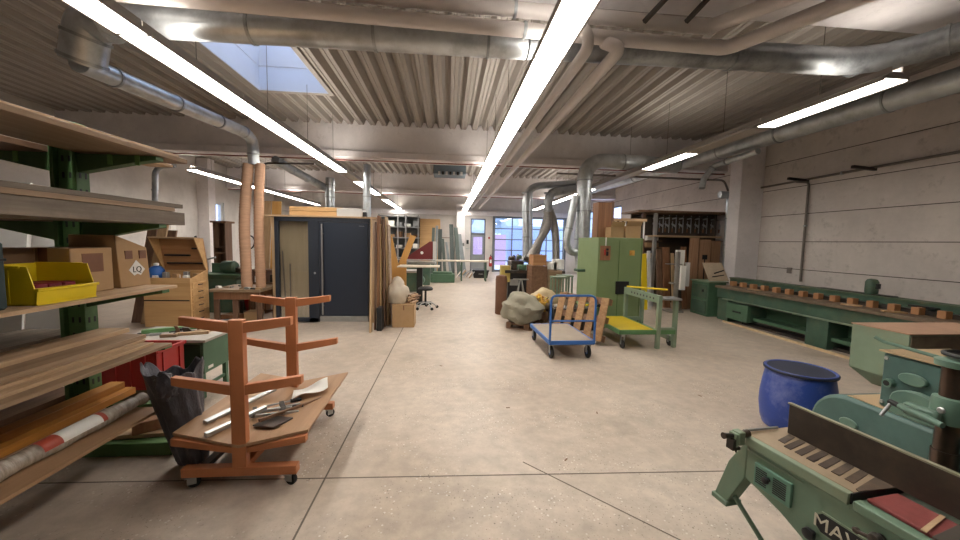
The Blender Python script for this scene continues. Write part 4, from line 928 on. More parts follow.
# pile of pale offcuts near the grey door
for i in range(12):
    x, y = XW(456+i*1.4, 16.4)+rnd.uniform(-.05, .05), 16.2+rnd.uniform(-.3, .3)
    L = rnd.uniform(.3, .6); a = rnd.uniform(-.7, .7)
    p = Vector((x, y, .03+.02*(i % 3))); q = p+Vector((math.cos(a)*L*.5, .2, L*.55))
    o = MB().bar(p, q, .05, .03).build('offcut', (PAPER, W_PINEX, STEEL)[i % 3]); o.location.z = max(0, o.location.z)
    tag(o, '%s offcut in the loose pile before the grey door, counted from the profiles' % ORD[i], 'offcut', 'loose pile of offcuts before the grey door')
kx = XW(481, 16.6)
kb = root('black_crate', (kx, 16.6, 0), 'black plastic crate on the floor in front of the grey back door', 'crate')
MB().hexa([(-.3, -.2, 0), (.3, -.2, 0), (.3, .2, 0), (-.3, .2, 0), (-.36, -.24, .32), (.36, -.24, .32), (.36, .24, .32), (-.36, .24, .32)]).build('shell', BLACK, kb)
MB().box(-.38, .38, -.26, .26, .32, .36).build('rim', BLACK, kb, bev=.004)
MB().box(-.1, .1, -.225, -.215, .18, .25).build('label_plate', STEEL, kb)
# shelving on the back wall
a, b_ = XW(379, 19.3), XW(419, 19.3)
bs = root('back_shelving', ((a+b_)/2, 19.5, 0), 'grey metal shelving full of stock against the back wall', 'shelving')
for xx in (a, a+.95, a+1.35, b_-.06): PB(MB().box(xx, xx+.06, 19.1, 19.17, 0, 2.95), 'upright', paint('shelf_grey', '#8b8b8b', .5, .2), bs)
for z in (.1, .7, 1.2, 1.75, 2.3, 2.85): PB(MB().box(a, b_, 19.12, 19.88, z, z+.05), 'shelf', paint('shelf_grey', '#8b8b8b', .5, .2), bs)
PB(MB().box(a, b_, 19.88, 19.9, .1, 2.9), 'back_sheet', paint('shelf_back', '#5e605f', .6), bs)
k = 0
for z in (.76, 1.26, 1.81, 2.36):
    for j in range(5):
        if (j*7+k) % 4 == 0: k += 1; continue
        x = a+.2+j*.42; 
        o = MB().box(-.14, .14, -.2, .2, 0, .14+.07*((j+k) % 3)).build('stock_box', (CARD, PAPER, CARDD, paint('grey_stock', '#77797b', .6))[(j+k) % 4], bev=.004); o.location = (x, 19.4, z)
        tag(o, '%s stock box from the narrow end on the %s shelf of the back shelving' % (ORD[j], ('second', 'third', 'fourth', 'fifth')[int((z-.7)/.5)]), 'box', 'stock boxes on the back shelving'); k += 1
a, b_ = XW(419.5, 19.5), XW(440, 19.5)
o = MB().hexa([(a, 19.4, 0), (b_, 19.4, 0), (b_, 19.44, 0), (a, 19.44, 0), (a, 19.7, 2.8), (b_, 19.7, 2.8), (b_, 19.74, 2.8), (a, 19.74, 2.8)]).build('plywood_sheet', W_CHEST); tag(o, 'large orange-brown plywood sheet leaning on the back wall', 'sheet')
for i, (px, py, w_, h_) in enumerate(((446, 238, .5, .03), (446, 243, .45, .03), (463, 246, .09, .16), (467.5, 244, .12, .22), (467.5, 249, .2, .05), (489, 239, .08, .12))):
    p = PY(px, py, 19.98); o = MB().box(-w_/2, w_/2, -.06, 0, 0, h_).build(('wall_rail', 'wall_rail', 'switch_box', 'switch_box', 'wall_rail', 'alarm_box')[i], (W_BRN, STEEL, paint('box_grey', '#6a6a68', .5), BLACK, STEEL, RED)[i]); o.location = (p.x, 19.97, p.z)
    if i in (2,): o.location.y = 19.58
    tag(o, ['brown wall rail above the pale one between profiles', 'pale wall rail between the leaning profiles', 'small grey switch box on the white pillar', 'black switch box between pillar and grey door', 'steel wall rail below the black switch box', 'small red alarm box above the fire extinguisher'][i], ('rail', 'rail', 'switch box', 'switch box', 'rail', 'alarm')[i])
p = PY(490.5, 266, 19.8)
fe = root('fire_extinguisher', (p.x, 19.85, .3), 'red fire extinguisher on the wall between the grey door and the gate', 'fire extinguisher')
MB().lathe([(.06, 0), (.09, .02), (.09, .45), (.06, .53), (.025, .56), (.025, .6)], (0, 0, 0), 18).build('cylinder', RED, fe)
MB().box(-.02, .02, -.05, .05, .6, .65).build('valve', BLACK, fe)
MB().tube([(0, -.04, .62), (.1, -.06, .5), (.09, -.06, .2)], .012, 8, fillet=.06).build('hose', BLACK, fe)
MB().box(-.05, .05, -.092, -.088, .2, .38).build('label', PAPER, fe)
MB().box(-.03, .03, .05, .12, .1, .5).build('wall_mount', DSTEEL, fe)
dd['kind'] = 'thing'
# ================================================================== MOULDER CLUSTER
q = PZ(501.5, 315, 0)
o = MB().lathe([(.12, 0), (.135, .02), (.13, .4), (.135, .8), (.12, .88), (.05, .9)], (0, 0, 0), 24).build('brown_roll', paint('brown_roll', '#6b4a36', .8, 0, .15, 6)); o.location = (q.x, q.y+.14, 0); tag(o, 'upright brown roll standing on the floor before the black moulder', 'roll')
yy = 10.0; a, b_, c_ = XW(509, yy), XW(529, yy), XW(562, yy)
mo = root('moulder', ((a+c_)/2, 10.5, 0), 'black and green four-sided moulder under the forked hoses', 'machine')
PB(MB().box(a, b_, yy, yy+.9, 0, .8), 'base', BLACK, mo, .01)
PB(MB().box(b_+.05, c_, yy+.1, yy+1.0, 0, .75), 'feed_base', GREEN_M, mo, .02)
PB(MB().box(a-.1, c_+.1, yy-.08, yy+1.0, .8, .88), 'machine_table', DSTEEL, mo, .005)
PB(MB().box(a-.2, a+.05, yy-.05, yy+.3, .55, 1.0), 'yellow_guard', paint('guard_yellow', '#ac9850', .5), mo, .01)
PB(MB().box(a+.1, b_-.1, yy+.1, yy+.8, .88, 1.12), 'cutter_hood', DSTEEL, mo, .02)
PB(MB().box(b_-.3, b_+.1, yy+.0, yy+.3, .88, 1.03), 'feed_unit', GREEN_B, mo, .02)
for i in range(4):
    PB(MB().lathe([(.02, -.05), (.075, -.045), (.08, .03), (.05, .06)], (a+.12+i*.2, yy+.12, 1.2+.04*(i % 2)), 14), 'motor', (DSTEEL, GREEN_M)[i % 2], mo, 0)
    PB(MB().tube([(a+.05+i*.22, yy-.06, .86), (a+.05+i*.22, yy-.12, 1.02)], .012, 8), 'adjusting_handle', STEEL, mo, 0)
PB(MB().box(b_-.05, c_, yy+.02, yy+.1, .9, 1.0), 'pressure_rail', GREEN_B, mo)
PB(MB().box(a+.05, a+.3, yy-.006, yy, .45, .62), 'control_panel', STEEL, mo)
tr2 = root('sawhorse', (XW(522, 9.3), 9.3, 0), 'thin steel trestle standing before the black moulder base', 'trestle')
for s in (-1, 1):
    MB().bar((s*.02, 0, .68), (s*.14, -.1, 0), .025, .025).build('leg', STEEL, tr2); MB().bar((s*.02, 0, .68), (s*.14, .14, 0), .025, .025).build('leg', STEEL, tr2)
MB().box(-.2, .2, -.03, .03, .68, .71).build('top_bar', STEEL, tr2)
def crate(px0, px1, y, z0, h, d, label, mat, name='wood_crate', cat='crate'):
    x0, x1 = XW(px0, y), XW(px1, y); w = (x1-x0)/2
    rt = root(name, ((x0+x1)/2, y+d/2, z0), label, cat)
    MB().box(-w+.01, w-.01, -d/2+.01, d/2-.01, 0, h-.01).build('panel', mat, rt)
    mb = MB()
    for s in (-1, 1):
        for t in (-1, 1): MB().box(s*w-.02 if s > 0 else -w-.005, s*w+.005 if s > 0 else -w+.02, t*d/2-.02 if t > 0 else -d/2-.005, t*d/2+.005 if t > 0 else -d/2+.02, 0, h).build('batten', mat, rt)
    MB().box(-w, w, -d/2-.012, -d/2+.005, h-.05, h).build('batten', mat, rt); MB().box(-w, w, -d/2-.012, -d/2+.005, 0, .05).build('batten', mat, rt); return rt
crate(533, 548, 9.25, 0, 1.05, .6, 'tall brown wooden crate beside the moulder under the grey hose', W_BRN)
crate(534, 547, 9.3, 1.062, .28, .5, 'orange-brown wooden box on top of the tall brown crate', W_CHESTD)
crate(549.5, 563, 9.2, 0, .95, .55, 'pale box stack between brown crate and tall duct', W_OAKX)
for i, (px, w) in enumerate(((551, .13), (558, .14), (564, .1))):
    o = MB().box(-w, w, -.12, .12, 0, .18+.08*(i % 2)).build('white_carton', PAPER, bev=.006); o.location = (XW(px, 9.5)+.0, 9.45, .965 if i < 2 else .0)
    if i == 2: o.location = (XW(567, 9.7)+.02, 9.2, 0)
    tag(o, ['small white carton on the pale box stack, hose side', 'small white carton on the pale box stack, duct side', 'white carton on the floor at the foot of the tall duct'][i], 'carton')
for i, (px, py, Y) in enumerate(((566, 285, 8.9), (560, 288, 8.5))):
    x = XW(px, Y); st_ = root('machine_stand', (x, Y, 0), ['green tubular stand behind the beige sacks', 'second green tubular stand nearer the duct foot'][i], 'stand')
    MB().box(-.18, .18, -.15, .15, .82, .86).build('plate', GREEN_L, st_, bev=.003)
    for s in (-1, 1):
        for t in (-1, 1): MB().box(s*.15-.02, s*.15+.02, t*.12-.02, t*.12+.02, 0, .82).build('leg', GREEN_L, st_)
# tangle of small machine heads above
for i in range(7):
    px = 511+i*4; o = MB().lathe([(.03, 0), (.06, .01), (.05, .09+.03*(i % 3)), (.02, .12+.03*(i % 3))], (0, 0, 0), 10).build('spare_part', (DSTEEL, BLACK, W_BRN, PAPER)[i % 4])
    o.location = (XW(px, 10.6), 10.7, 1.122 if px < 528 else .882); tag(o, '%s small spare part counted along the moulder hood from the aisle' % ORD[i], 'part', 'spare parts on the moulder hood')
# ================================================================== SACKS ON PALLET
M_GSACK = paint('grey_sack', '#8d8776', .75, 0, .1, 5, bump=.35, dirt='#6f6a5b', damt=.4)
M_BSACK = paint('beige_sack', '#b7a482', .75, 0, .08, 5, bump=.3)
def pallet(rt, w, d, mat, n=5, h=.12):
    for i in range(n):
        x = -w/2+i*(w-.1)/(n-1); MB().box(x, x+.1, -d/2, d/2, h-.02, h).build('deck_board', mat, rt)
    for y in (-d/2, -.05, d/2-.1):
        MB().box(-w/2, w/2, y, y+.1, h-.04, h-.02).build('cross_board', mat, rt)
        for x in (-w/2, -.05, w/2-.1): MB().box(x, x+.1, y, y+.1, .018, h-.04).build('block', mat, rt)
        MB().box(-w/2, w/2, y, y+.1, 0, .018).build('runner', mat, rt)
q = PZ(530, 332, 0)
pr_ = root('pallet', (q.x+.12, q.y+.42, 0), 'small brown wooden pallet under the grey sack', 'pallet', -.5)
pallet(pr_, .8, .7, W_BRN)
cx_, cy_ = q.x+.02, q.y+.38
o = MB().blob((cx_-.1, cy_, .36), (.42, .4, .32), 4, .2, 2.0, 3, flat=.122, pinch=.15).build('grey_sack', M_GSACK)
tag(o, 'big slumped grey cloth sack on the small pallet', 'sack')
tie = MB().blob((cx_+.25, cy_+.1, .42), (.13, .17, .2), 3, .3, 4, 8, flat=.125).build('leaf_waste', paint('yellow_leaves', '#c79a3e', .8, 0, .35, 18, dirt='#8a5c2c', damt=.8, dscale=14, bump=.5)); tag(tie, 'spill of yellow shavings and leaves beside the grey sack', 'shavings')
for i in range(16):
    a = rnd.uniform(0, 6.28); o = MB().box(-.035, .035, -.02, .02, 0, .006).build('shaving', (YELL, W_YELZ, W_BRN)[i % 3]); o.location = (cx_+.28+.1*math.cos(a), cy_+.0+.12*math.sin(a)-.05, .52+.004*i); o.rotation_euler = (rnd.uniform(-.9, .9), rnd.uniform(-.9, .9), a)
    tag(o, 'curled yellow wood shaving on the heap beside the grey sack', 'shaving', 'shavings on the heap')
bp = PY(545, 290, 7.2)
o = MB().blob((bp.x, 7.25, .5), (.33, .28, .22), 4, .2, 2.5, 11, flat=.3, pinch=.35).build('beige_sack', M_BSACK); tag(o, 'crumpled beige paper sack behind the grey one', 'sack')
o = MB().box(bp.x-.35, bp.x+.35, 7.0, 7.5, 0, .3).build('sack_crate', W_BRN, bev=.01); tag(o, 'low brown crate under the crumpled beige sack', 'crate')
o = MB().blob((bp.x+.5, 7.3, .3), (.22, .2, .3), 3, .25, 3, 13, flat=0).build('scrap_heap', paint('scrap', '#86705a', .8, 0, .3, 12), None); tag(o, 'small heap of brown scraps by the foot of the tall duct', 'heap')
# ================================================================== BLUE PLATFORM TROLLEY
A = PZ(549, 343, .27); B = PZ(597, 343, .27)
bt_ = root('platform_trolley', (1.76, 5.5, 0), 'blue platform trolley with tubular push handle and grey deck', 'trolley', .02)
w, l = .335, .555
MB().box(-w+.02, w-.02, -l+.02, l-.02, .255, .272).build('deck', paint('deck_grey', '#9a8d7e', .7, 0, .08, 6), bt_)
MB().box(-w, w, -l, -l+.025, .215, .275).box(-w, w, l-.025, l, .215, .275).box(-w, -w+.025, -l, l, .215, .275).box(w-.025, w, -l, l, .215, .275).build('frame', BLUE, bt_, bev=.004)
MB().tube([(-w+.01, -l+.0, .23), (-w+.01, -l, .92), (w-.01, -l, .92), (w-.01, -l, .23)], .016, 12, fillet=.09).build('push_handle', BLUE, bt_)
MB().tube([(-w+.01, -l, .56), (w-.01, -l, .56)], .012, 10).build('cross_tube', BLUE, bt_)
for sx_ in (-1, 1):
    for sy in (-1, 1):
        c = MB().box(-.035, .035, -.04, .04, .2, .215).box(-.03, -.024, -.02, .03, .08, .2).box(.024, .03, -.02, .03, .08, .2).build('castor', STEEL, bt_); c.location = (sx_*(w-.06), sy*(l-.08), 0)
        MB().lathe([(.03, -.018), (.085, -.018), (.09, -.01), (.09, .01), (.085, .018), (.03, .018)], (0, .01, .09), 22, 'x').build('wheel', RUB, c)
        MB().lathe([(.01, -.02), (.04, -.02), (.04, .02), (.01, .02)], (0, .01, .09), 14, 'x').build('hub', paint('hub_blue', '#4a6da8', .5), c)
# tilted pallet
tp = root('pallet', (2.42, 6.15, 0), 'brown slatted pallet stood on edge and leaning behind the blue trolley', 'pallet')
u = Vector((.62, -.78, 0)).normalized(); vv = (Vector((.78, .62, 0)).normalized()*.3+Vector((0, 0, .9))).normalized(); nn = u.cross(vv).normalized()
if nn.y > 0: nn = -nn
O = Vector((1.95, 6.38, .05))
Tm = Matrix(((u.x, vv.x, nn.x, O.x), (u.y, vv.y, nn.y, O.y), (u.z, vv.z, nn.z, O.z), (0, 0, 0, 1)))
W_PAL = wood('pallet_wood', '#b08a60', '#8a6642', 1)
for i in range(5):
    x = i*.205; MB(Tm).box(x, x+.13, 0, .72, .08, .1).build('deck_board', W_PAL, tp, world=True)
for j in (0, .31, .62):
    MB(Tm).box(0, .95, j, j+.1, .06, .08).build('cross_board', W_BRN, tp, world=True)
    for x in (0, .42, .84): MB(Tm).box(x, x+.11, j, j+.1, -.02, .06).build('block', W_BRN, tp, world=True)
    MB(Tm).box(0, .95, j, j+.1, -.04, -.02).build('runner', W_PAL, tp, world=True)
for i, (px, py, l_, a) in enumerate(((572, 305, .3, .4), (588, 306, .35, -.2), (598, 309, .25, .6), (560, 296, .2, -.4))):
    p = PY(px, py, 6.75)
    o = MB().tube([(-l_/2, 0, 0), (0, 0, .03), (l_/2, 0, 0)], .02, 8).tube([(l_/2-.05, -.02, .0), (l_/2-.05, .06, .0)], .03, 8).build('machine_part', (STEEL, YELL, BLACK, PAPER)[i]); o.location = (p.x, 6.75, max(p.z, .0)); o.rotation_euler = (0, 0, a)
    o.location.z = .42
    tag(o, ['steel rod part on the low dark chest behind the slatted pallet', 'yellow rod part on the low dark chest behind the slatted pallet', 'black rod part on the low dark chest near the green cabinet', 'white rod part on the low dark chest near the tall duct'][i], 'part')
o = MB().box(2.0, 2.84, 6.62, 6.98, 0, .42).build('steel_chest', DSTEEL, bev=.01); o.location.y += .3; o.location.y = 6.82; tag(o, 'low dark steel chest behind the slatted pallet', 'chest')
# ================================================================== GREEN CABINET (dust extractor housing)
x0, x1, y0, y1, H_ = 2.9, 3.8, 6.85, 7.95, 1.78
gc = root('machine_cabinet', ((x0+x1)/2, (y0+y1)/2, 0), 'large bright green sheet-metal cabinet with black opening', 'cabinet')
PB(MB().box(x0, x1, y0, y1, 0, H_), 'housing', GREEN_C, gc, .006)
PB(MB().box(x0+.42, x0+.43, y0-.004, y0, .05, H_-.05).box(x1-.03, x1-.02, y0-.006, y0, .0, H_), 'panel_seam', paint('seam', '#46602c', .5), gc, 0)
PB(MB().box(x0+.38, x0+.64, y0-.03, y0, .68, .93), 'opening', BLACK, gc)
p = PY(605, 253, y0); PB(MB().box(p.x-.1, p.x+.1, y0-.025, y0, p.z-.14, p.z+.14), 'switch_board', W_REDZ, gc)
PB(MB().box(p.x-.03, p.x-.005, y0-.045, y0-.025, p.z-.04, p.z+.07), 'red_switch', RED, gc)
PB(MB().box(p.x+.01, p.x+.05, y0-.05, y0-.025, p.z-.05, p.z+.03).box(p.x+.01, p.x+.05, y0-.05, y0-.025, p.z+.05, p.z+.09), 'black_switch', BLACK, gc)
PB(MB().tube([(p.x, y0-.02, p.z+.14), (p.x, y0-.02, H_)], .012, 8), 'cable', PAPER, gc, 0)
p = PY(632, 253, y0); PB(MB().lathe([(.035, -.04), (.035, 0)], (p.x, y0, p.z), 16, 'y').box(p.x-.05, p.x+.05, y0-.01, y0, p.z-.05, p.z+.05), 'knob', paint('knob_tan', '#c79a4a', .5), gc, 0)
p = PY(578, 270, 7.6); PB(MB().tube([(x0, 7.5, p.z), (x0-.14, 7.5, p.z), (x0-.14, 7.7, p.z)], .03, 10), 'side_handle', GREEN_M, gc, 0)
xa, xb = XW(595, 7.5), XW(609, 7.5)
PB2 = root('tall_box', ((xa+xb)/2, 7.55, H_), 'tall orange-brown wooden box standing on the green cabinet', 'box')
MB().box(-(xb-xa)/2, (xb-xa)/2, -.15, .15, .002, .74).build('panel', W_REDZ, PB2, bev=.004); MB().box((xb-xa)/2-.02, (xb-xa)/2+.03, -.155, .155, .002, .75).build('edge', W_BRNZ, PB2)
bxs = [(610, 623, .0, .22, 'open brown carton on the green cabinet beside the tall box'), (625, 643, .0, .24, 'open brown carton at the outer end of the green cabinet top')]
for px0, px1, dz_, h_, lb in bxs:
    a, b_ = XW(px0, 7.15), min(XW(px1, 7.15), x1+.1); carton(a, b_, 7.14, 7.4, H_+.002, h_, lb, CARD, False, True)
cr_ = root('toothed_rack', (XW(626, 7.6), 7.6, H_+.002), 'long black and white toothed bundle on pale board above the cartons', 'rack')
for i in range(14): MB().box(-.36+i*.052, -.33+i*.052, -.1, -.07, .0, .36).build('tooth', PAPER if i % 2 else BLACK, cr_)
MB().box(-.38, .36, -.08, .1, .3, .35).build('black_bar', BLACK, cr_); MB().box(-.4, .38, -.12, .12, .362, .42).build('pale_board', W_PINEX, cr_)
MB().box(-.38, .36, .08, .1, .0, .3).build('rear_board', W_OAKX, cr_)
# ================================================================== GREEN CART WITH YELLOW DECK
gk = root('green_cart', (3.2, 6.2, 0), 'green steel cart with yellow deck in front of the green cabinet', 'cart')
Yn, Yf, Xa, Xb, Xc = 5.44, 6.5, 2.72, 3.28, 3.62
PB(MB().box(Xa, Xb, Yn, Yf, .29, .31), 'deck', YELLD, gk)
PB(MB().box(Xa-.02, Xc, Yn-.03, Yn, .24, .312).box(Xa-.02, Xb, Yf, Yf+.03, .24, .312).box(Xa-.03, Xa, Yn-.03, Yf+.03, .24, .312).box(Xb, Xb+.03, Yn, Yf, .24, .312), 'frame', GREEN_K, gk)
for xx, yy, h in ((Xb+.02, Yn-.02, .86), (Xb+.02, Yf, .86), (Xc, Yn+.05, .8), (Xc, Yf, .8)):
    PB(MB().box(xx, xx+.06, yy-.03, yy+.03, .012, h), 'post', GREEN_L, gk)
PB(MB().box(Xb+.02, Xb+.08, Yn+.01, Yf-.03, .74, .86), 'top_beam', GREEN_L, gk)
for i in range(8): PB(MB().lathe([(.012, -.004), (.018, -.004), (.018, .0)], (Xb+.02, Yn+.1+i*.1, .8), 10, 'x'), 'bolt', DSTEEL, gk, 0)
PB(MB().box(Xc, Xc+.06, Yn+.08, Yf-.03, .1, .18).box(Xb+.08, Xc, Yn-.02, Yn+.04, .24, .34).box(Xb+.08, Xc, Yf-.02, Yf+.02, .24, .3), 'side_brace', GREEN_L, gk)
PB(MB().tube([(Xb+.05, Yf-.02, .875), (Xc+.1, Yn+.4, .9)], .016, 10), 'yellow_rail', YELL, gk, 0)
PB(MB().box(Xb+.16, Xc+.1, Yn+.0, Yn+.25, .78, .81), 'side_shelf', STEEL, gk)
PB(MB().tube([(Xb+.1, Yn+.1, .8), (Xc-.05, Yn+.1, .8)], .03, 10), 'roller', STEEL, gk, 0)
for xx, yy in ((Xa+.06, Yn+.03), (Xa+.06, Yf-.06), (Xc+.03, Yn+.16)):
    c = PB(MB().box(xx-.03, xx+.03, yy-.03, yy+.03, .2, .24).box(xx-.03, xx-.024, yy-.02, yy+.02, .07, .2).box(xx+.024, xx+.03, yy-.02, yy+.02, .07, .2), 'castor', STEEL, gk)
    MB().lathe([(.02, -.018), (.06, -.018), (.068, 0), (.06, .018), (.02, .018)], (xx-gk.location.x, yy-gk.location.y, .07), 20, 'x').build('wheel', RUB, c)
# ================================================================== STORAGE WALL (wood and clamps)
y = 9.35
x0, x1 = XW(641, y), 7.25
cs = root('clamp_shelf', ((x0+x1)/2, y+.3, 0), 'timber storage frame with dark recess and pale cover board by the concrete column', 'storage rack')
zt, zm = PY(690, 214, y).z, PY(690, 236, y).z
PB(MB().box(x0-.25, x1+.2, y-.25, y+.7, zt, zt+.05), 'roof_board', W_BRN, cs)
PB(MB().box(x0+.3, x1, y-.2, y+.6, zm-.04, zm), 'cover_board', W_PINEX, cs)
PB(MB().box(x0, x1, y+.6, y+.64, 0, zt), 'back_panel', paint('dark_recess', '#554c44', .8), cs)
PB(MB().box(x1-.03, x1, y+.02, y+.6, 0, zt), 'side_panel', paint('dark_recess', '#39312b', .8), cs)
for px in (643, 655, 729): PB(MB().box(XW(px, y)-.04, XW(px, y)+.04, y+.0, y+.08, 0, zt), 'upright', W_BRNZ if px != 655 else STEEL, cs)
PB(MB().tube([(x0, y+.1, zt-.08), (x1, y+.1, zt-.08)], .014, 8), 'hanging_rail', DSTEEL, cs, 0)
def clamp(x, yy, z):
    rt = root('hanging_clamp', (x, yy, z), '-', 'clamp')
    MB().box(-.012, .012, -.004, .004, -.42, .06).build('bar', STEEL, rt)
    MB().prism([(0, -.01, 0), (-.12, -.01, -.03), (-.12, -.01, -.06), (0, -.01, -.04)], (0, .02, 0)).build('fixed_jaw', STEEL, rt)
    MB().prism([(0, -.012, -.22), (-.12, -.012, -.16), (-.12, -.012, -.2), (0, -.012, -.28)], (0, .024, 0)).build('sliding_jaw', STEEL, rt)
    MB().tube([(-.1, 0, -.3), (-.1, 0, -.1)], .008, 6).build('spindle', STEEL, rt); MB().tube([(-.1, 0, -.4), (-.1, 0, -.3)], .016, 8).build('handle', W_REDZ, rt); return rt
c0 = None
for i, px in enumerate((658, 664, 670, 677, 684, 692, 700, 708, 716, 724)):
    if c0 is None: c = c0 = clamp(0, 0, 0)
    else: c = dup(c0)
    c.location = (XW(px, y), y+.1, zt-.09); c['label'] = '%s steel clamp hanging in the dark recess, counted toward the concrete column' % ORD[i]; c['group'] = 'clamps hanging in the dark recess'
# pipes / boards standing in the storage
items = [(644, 649, 8.9, 0.0, 1.42, YELL, 'yellow spirit level standing against the storage rack', 'level'), (650, 653, 9.0, 0, 1.5, WHITEP, 'narrow white lath beside the yellow level', 'lath'),
 (659, 664, 9.1, 0, 1.55, W_BRNZ, 'dark brown board nearest the steel upright', 'board'), (665, 672, 9.2, 0, 1.6, W_REDZ, 'reddish board among the standing boards of the storage rack', 'board'),
 (674, 677, 8.9, .0, 1.45, W_PINEZ, 'slim pale board in front of the reddish ones', 'board'), (684, 689, 9.0, 0, 1.62, W_REDZ, 'reddish board beside the wide brown sheets', 'board')]
for a, b_, yy, z0, z1, m_, lb, cat in items:
    o = MB().hexa([(XW(a, yy), yy-.1, z0), (XW(b_, yy), yy-.1, z0), (XW(b_, yy), yy-.06, z0), (XW(a, yy), yy-.06, z0), (XW(a, yy), yy+.1, z1), (XW(b_, yy), yy+.1, z1), (XW(b_, yy), yy+.14, z1), (XW(a, yy), yy+.14, z1)]).build('standing_'+('spirit_level' if cat == 'level' else cat), m_, bev=.002); tag(o, lb, cat, 'stock standing in the storage rack')
W_WIDE = wood('wide_brown', '#b28c6c', '#987256', 2)
for i, (pa, pb) in enumerate(((690, 699), (700, 711), (711.5, 736))):
    yy = 8.98+i*.06; a, b_ = XW(pa, yy), XW(pb, yy)
    if i == 2: b_ = 7.2
    o = MB().box(a, b_, yy, yy+.03, .0, zm-.06-.03*i).build('wide_board', W_WIDE, bev=.002); tag(o, ['tall brown wide board nearest the white carton in the storage rack', 'middle tall reddish wide board in the storage rack', 'widest tall brown board behind the green end cabinet'][i], 'board', 'wide boards in the storage rack')
    if i == 1:
        mb = MB(); cxx = (a+b_)/2
        mb.box(cxx-.07, cxx+.07, yy-.003, yy, 1.3, 1.42).box(cxx-.015, cxx+.015, yy-.003, yy, .75, 1.3); o2 = mb.build('cutout', BLACK, None); o2.parent = o; o2.location = Vector((cxx, yy-.0015, .75))-o.location
for i, (pa, pb, py0, py1, m_) in enumerate(((672, 681, 250, 266, PAPER), (678, 683, 262, 285, WHITEP), (670, 676, 265, 288, PAPER))):
    yy = 8.75+.0*i; p0_, p1_ = PY(pa, py1, yy), PY(pb, py0, yy)
    o = MB().box(p0_.x, p1_.x, yy-.12*(i+1)-.05, yy-.12*(i+1)+.02, p0_.z, p1_.z).build('white_carton', m_, bev=.004); tag(o, ['white carton held uppermost on the grey profile stand', 'narrow white box on the grey profile stand', 'white sheet pack lowest on the grey profile stand'][i], 'carton')
xs_ = XW(675, 8.6)
o = MB().box(xs_-.04, xs_+.04, 8.42, 8.5, .0, 1.5).box(xs_-.16, xs_+.2, 8.4, 8.75, 0, .04).box(xs_-.1, xs_+.16, 8.4, 8.62, .7, .74).box(xs_-.16, xs_+.16, 8.5, 8.72, 1.18, 1.2).build('profile_stand', paint('stand_grey', '#8d8882', .5, .3), bev=.004); tag(o, 'grey profile stand carrying white cartons in front of the storage rack', 'stand')
for i, (px, w, z) in enumerate(((650, .16, 1.78), (650, .17, 1.6), (650, .15, 1.3))):
    o = MB().box(-w, w, -.15, .15, 0, .12).build('stored_box', (PAPER, CARD, W_CHEST)[i], bev=.004); o.location = (XW(px, 9.7), 9.72, z)
    tag(o, ['pale box top of the three on the rack end shelves', 'brown carton middle of the three on the rack end shelves', 'wooden box lowest of the three on the rack end shelves'][i], 'box', 'boxes on the rack end shelves')
    PB(MB().box(XW(px, 9.7)-.22, XW(px, 9.7)+.25, 9.52, 9.92, z-.03, z), 'end_shelf', W_BRN, cs)
# ================================================================== LONG WALL MACHINE
FX = 6.16
lm = root('long_bench_machine', (6.6, 5.6, 0), 'very long dark green clamping bench along the concrete wall', 'machine')
Yn, Yf = 2.2, 7.8
PB(MB().box(FX-.06, 6.62, Yn, Yf, .72, .77), 'bench_rail', paint('worn_rail', '#7a6a58', .5, .3, .2, 8, dirt='#5c4c3e'), lm)
PB(MB().box(FX, 6.6, Yn, Yf, .5, .72), 'apron', GREEN_M, lm, .004)
PB(MB().box(FX-.03, FX, Yn, Yf-.2, .475, .5), 'lower_lip', GREEN_L, lm)
PB(MB().box(6.62, 6.78, Yn, Yf+.2, .5, .91), 'back_beam', GREEN_M, lm, .004)
PB(MB().box(6.6, 6.83, Yn, Yf+.2, .91, .935), 'back_beam_cap', paint('cap_green', '#4a5f48', .5, 0, .1, 5, dirt='#7d6c55', damt=.6), lm)
PB(MB().box(6.5, 6.62, Yn, Yf, .77, .83), 'guide_strip', DSTEEL, lm)
PB(MB().box(6.25, 6.62, Yn, Yf-.6, .14, .2).box(6.55, 6.62, Yn, Yf, .14, .5), 'lower_beam', GREEN_B, lm)
PB(MB().box(6.3, 6.55, Yn, Yf-.6, .0, .05), 'floor_rail', DSTEEL, lm)
for a, b_ in ((7.46, 7.78), (5.33, 5.7), (3.2, 3.7)): PB(MB().box(FX+.02, 6.6, a, b_, .0, .475), 'pedestal', GREEN_M, lm, .004)
d = PB(MB().box(FX-.06, FX+.02, 6.85, 7.42, .1, .44), 'drawer_box', GREEN_B, lm, .006)
PB(MB().box(FX+.02, 6.55, 6.87, 7.4, .1, .44), 'drawer_case', GREEN_M, lm)
MB().box(-.02, .0, -.1, .1, -.0, .03).build('handle', BLACK, d).location = (FX-.06-lm.location.x, 7.12-lm.location.y, .26)
PB(MB().box(FX-.05, 6.1, 5.9, 6.9, .476, .49), 'tray', DSTEEL, lm)
for i in range(18):
    yy = 7.68-i*.272; PB(MB().box(6.4, 6.5, yy-.045, yy+.045, .771, .87), 'stop_block', paint('block_orange', '#b08058', .6, 0, .1, 6), lm)
PB(MB().box(6.54, 6.62, 4.3, 4.6, .85, .88), 'cable_shoe', BLACK, lm)
mz = .935; my = 5.2
mm = PB(MB().lathe([(.05, 0), (.075, .01), (.08, .05), (.08, .2), (.06, .24), (.03, .25)], (6.72, my, mz), 20), 'motor', GREEN_M, lm, 0)
MB().box(-.03, .03, -.1, -.06, .1, .18).build('terminal_box', BLACK, mm).location = Vector((6.72, my, mz))-lm.location
PB(MB().box(6.66, 6.8, 4.9, 6.0, mz, mz+.015), 'motor_rail', DSTEEL, lm)
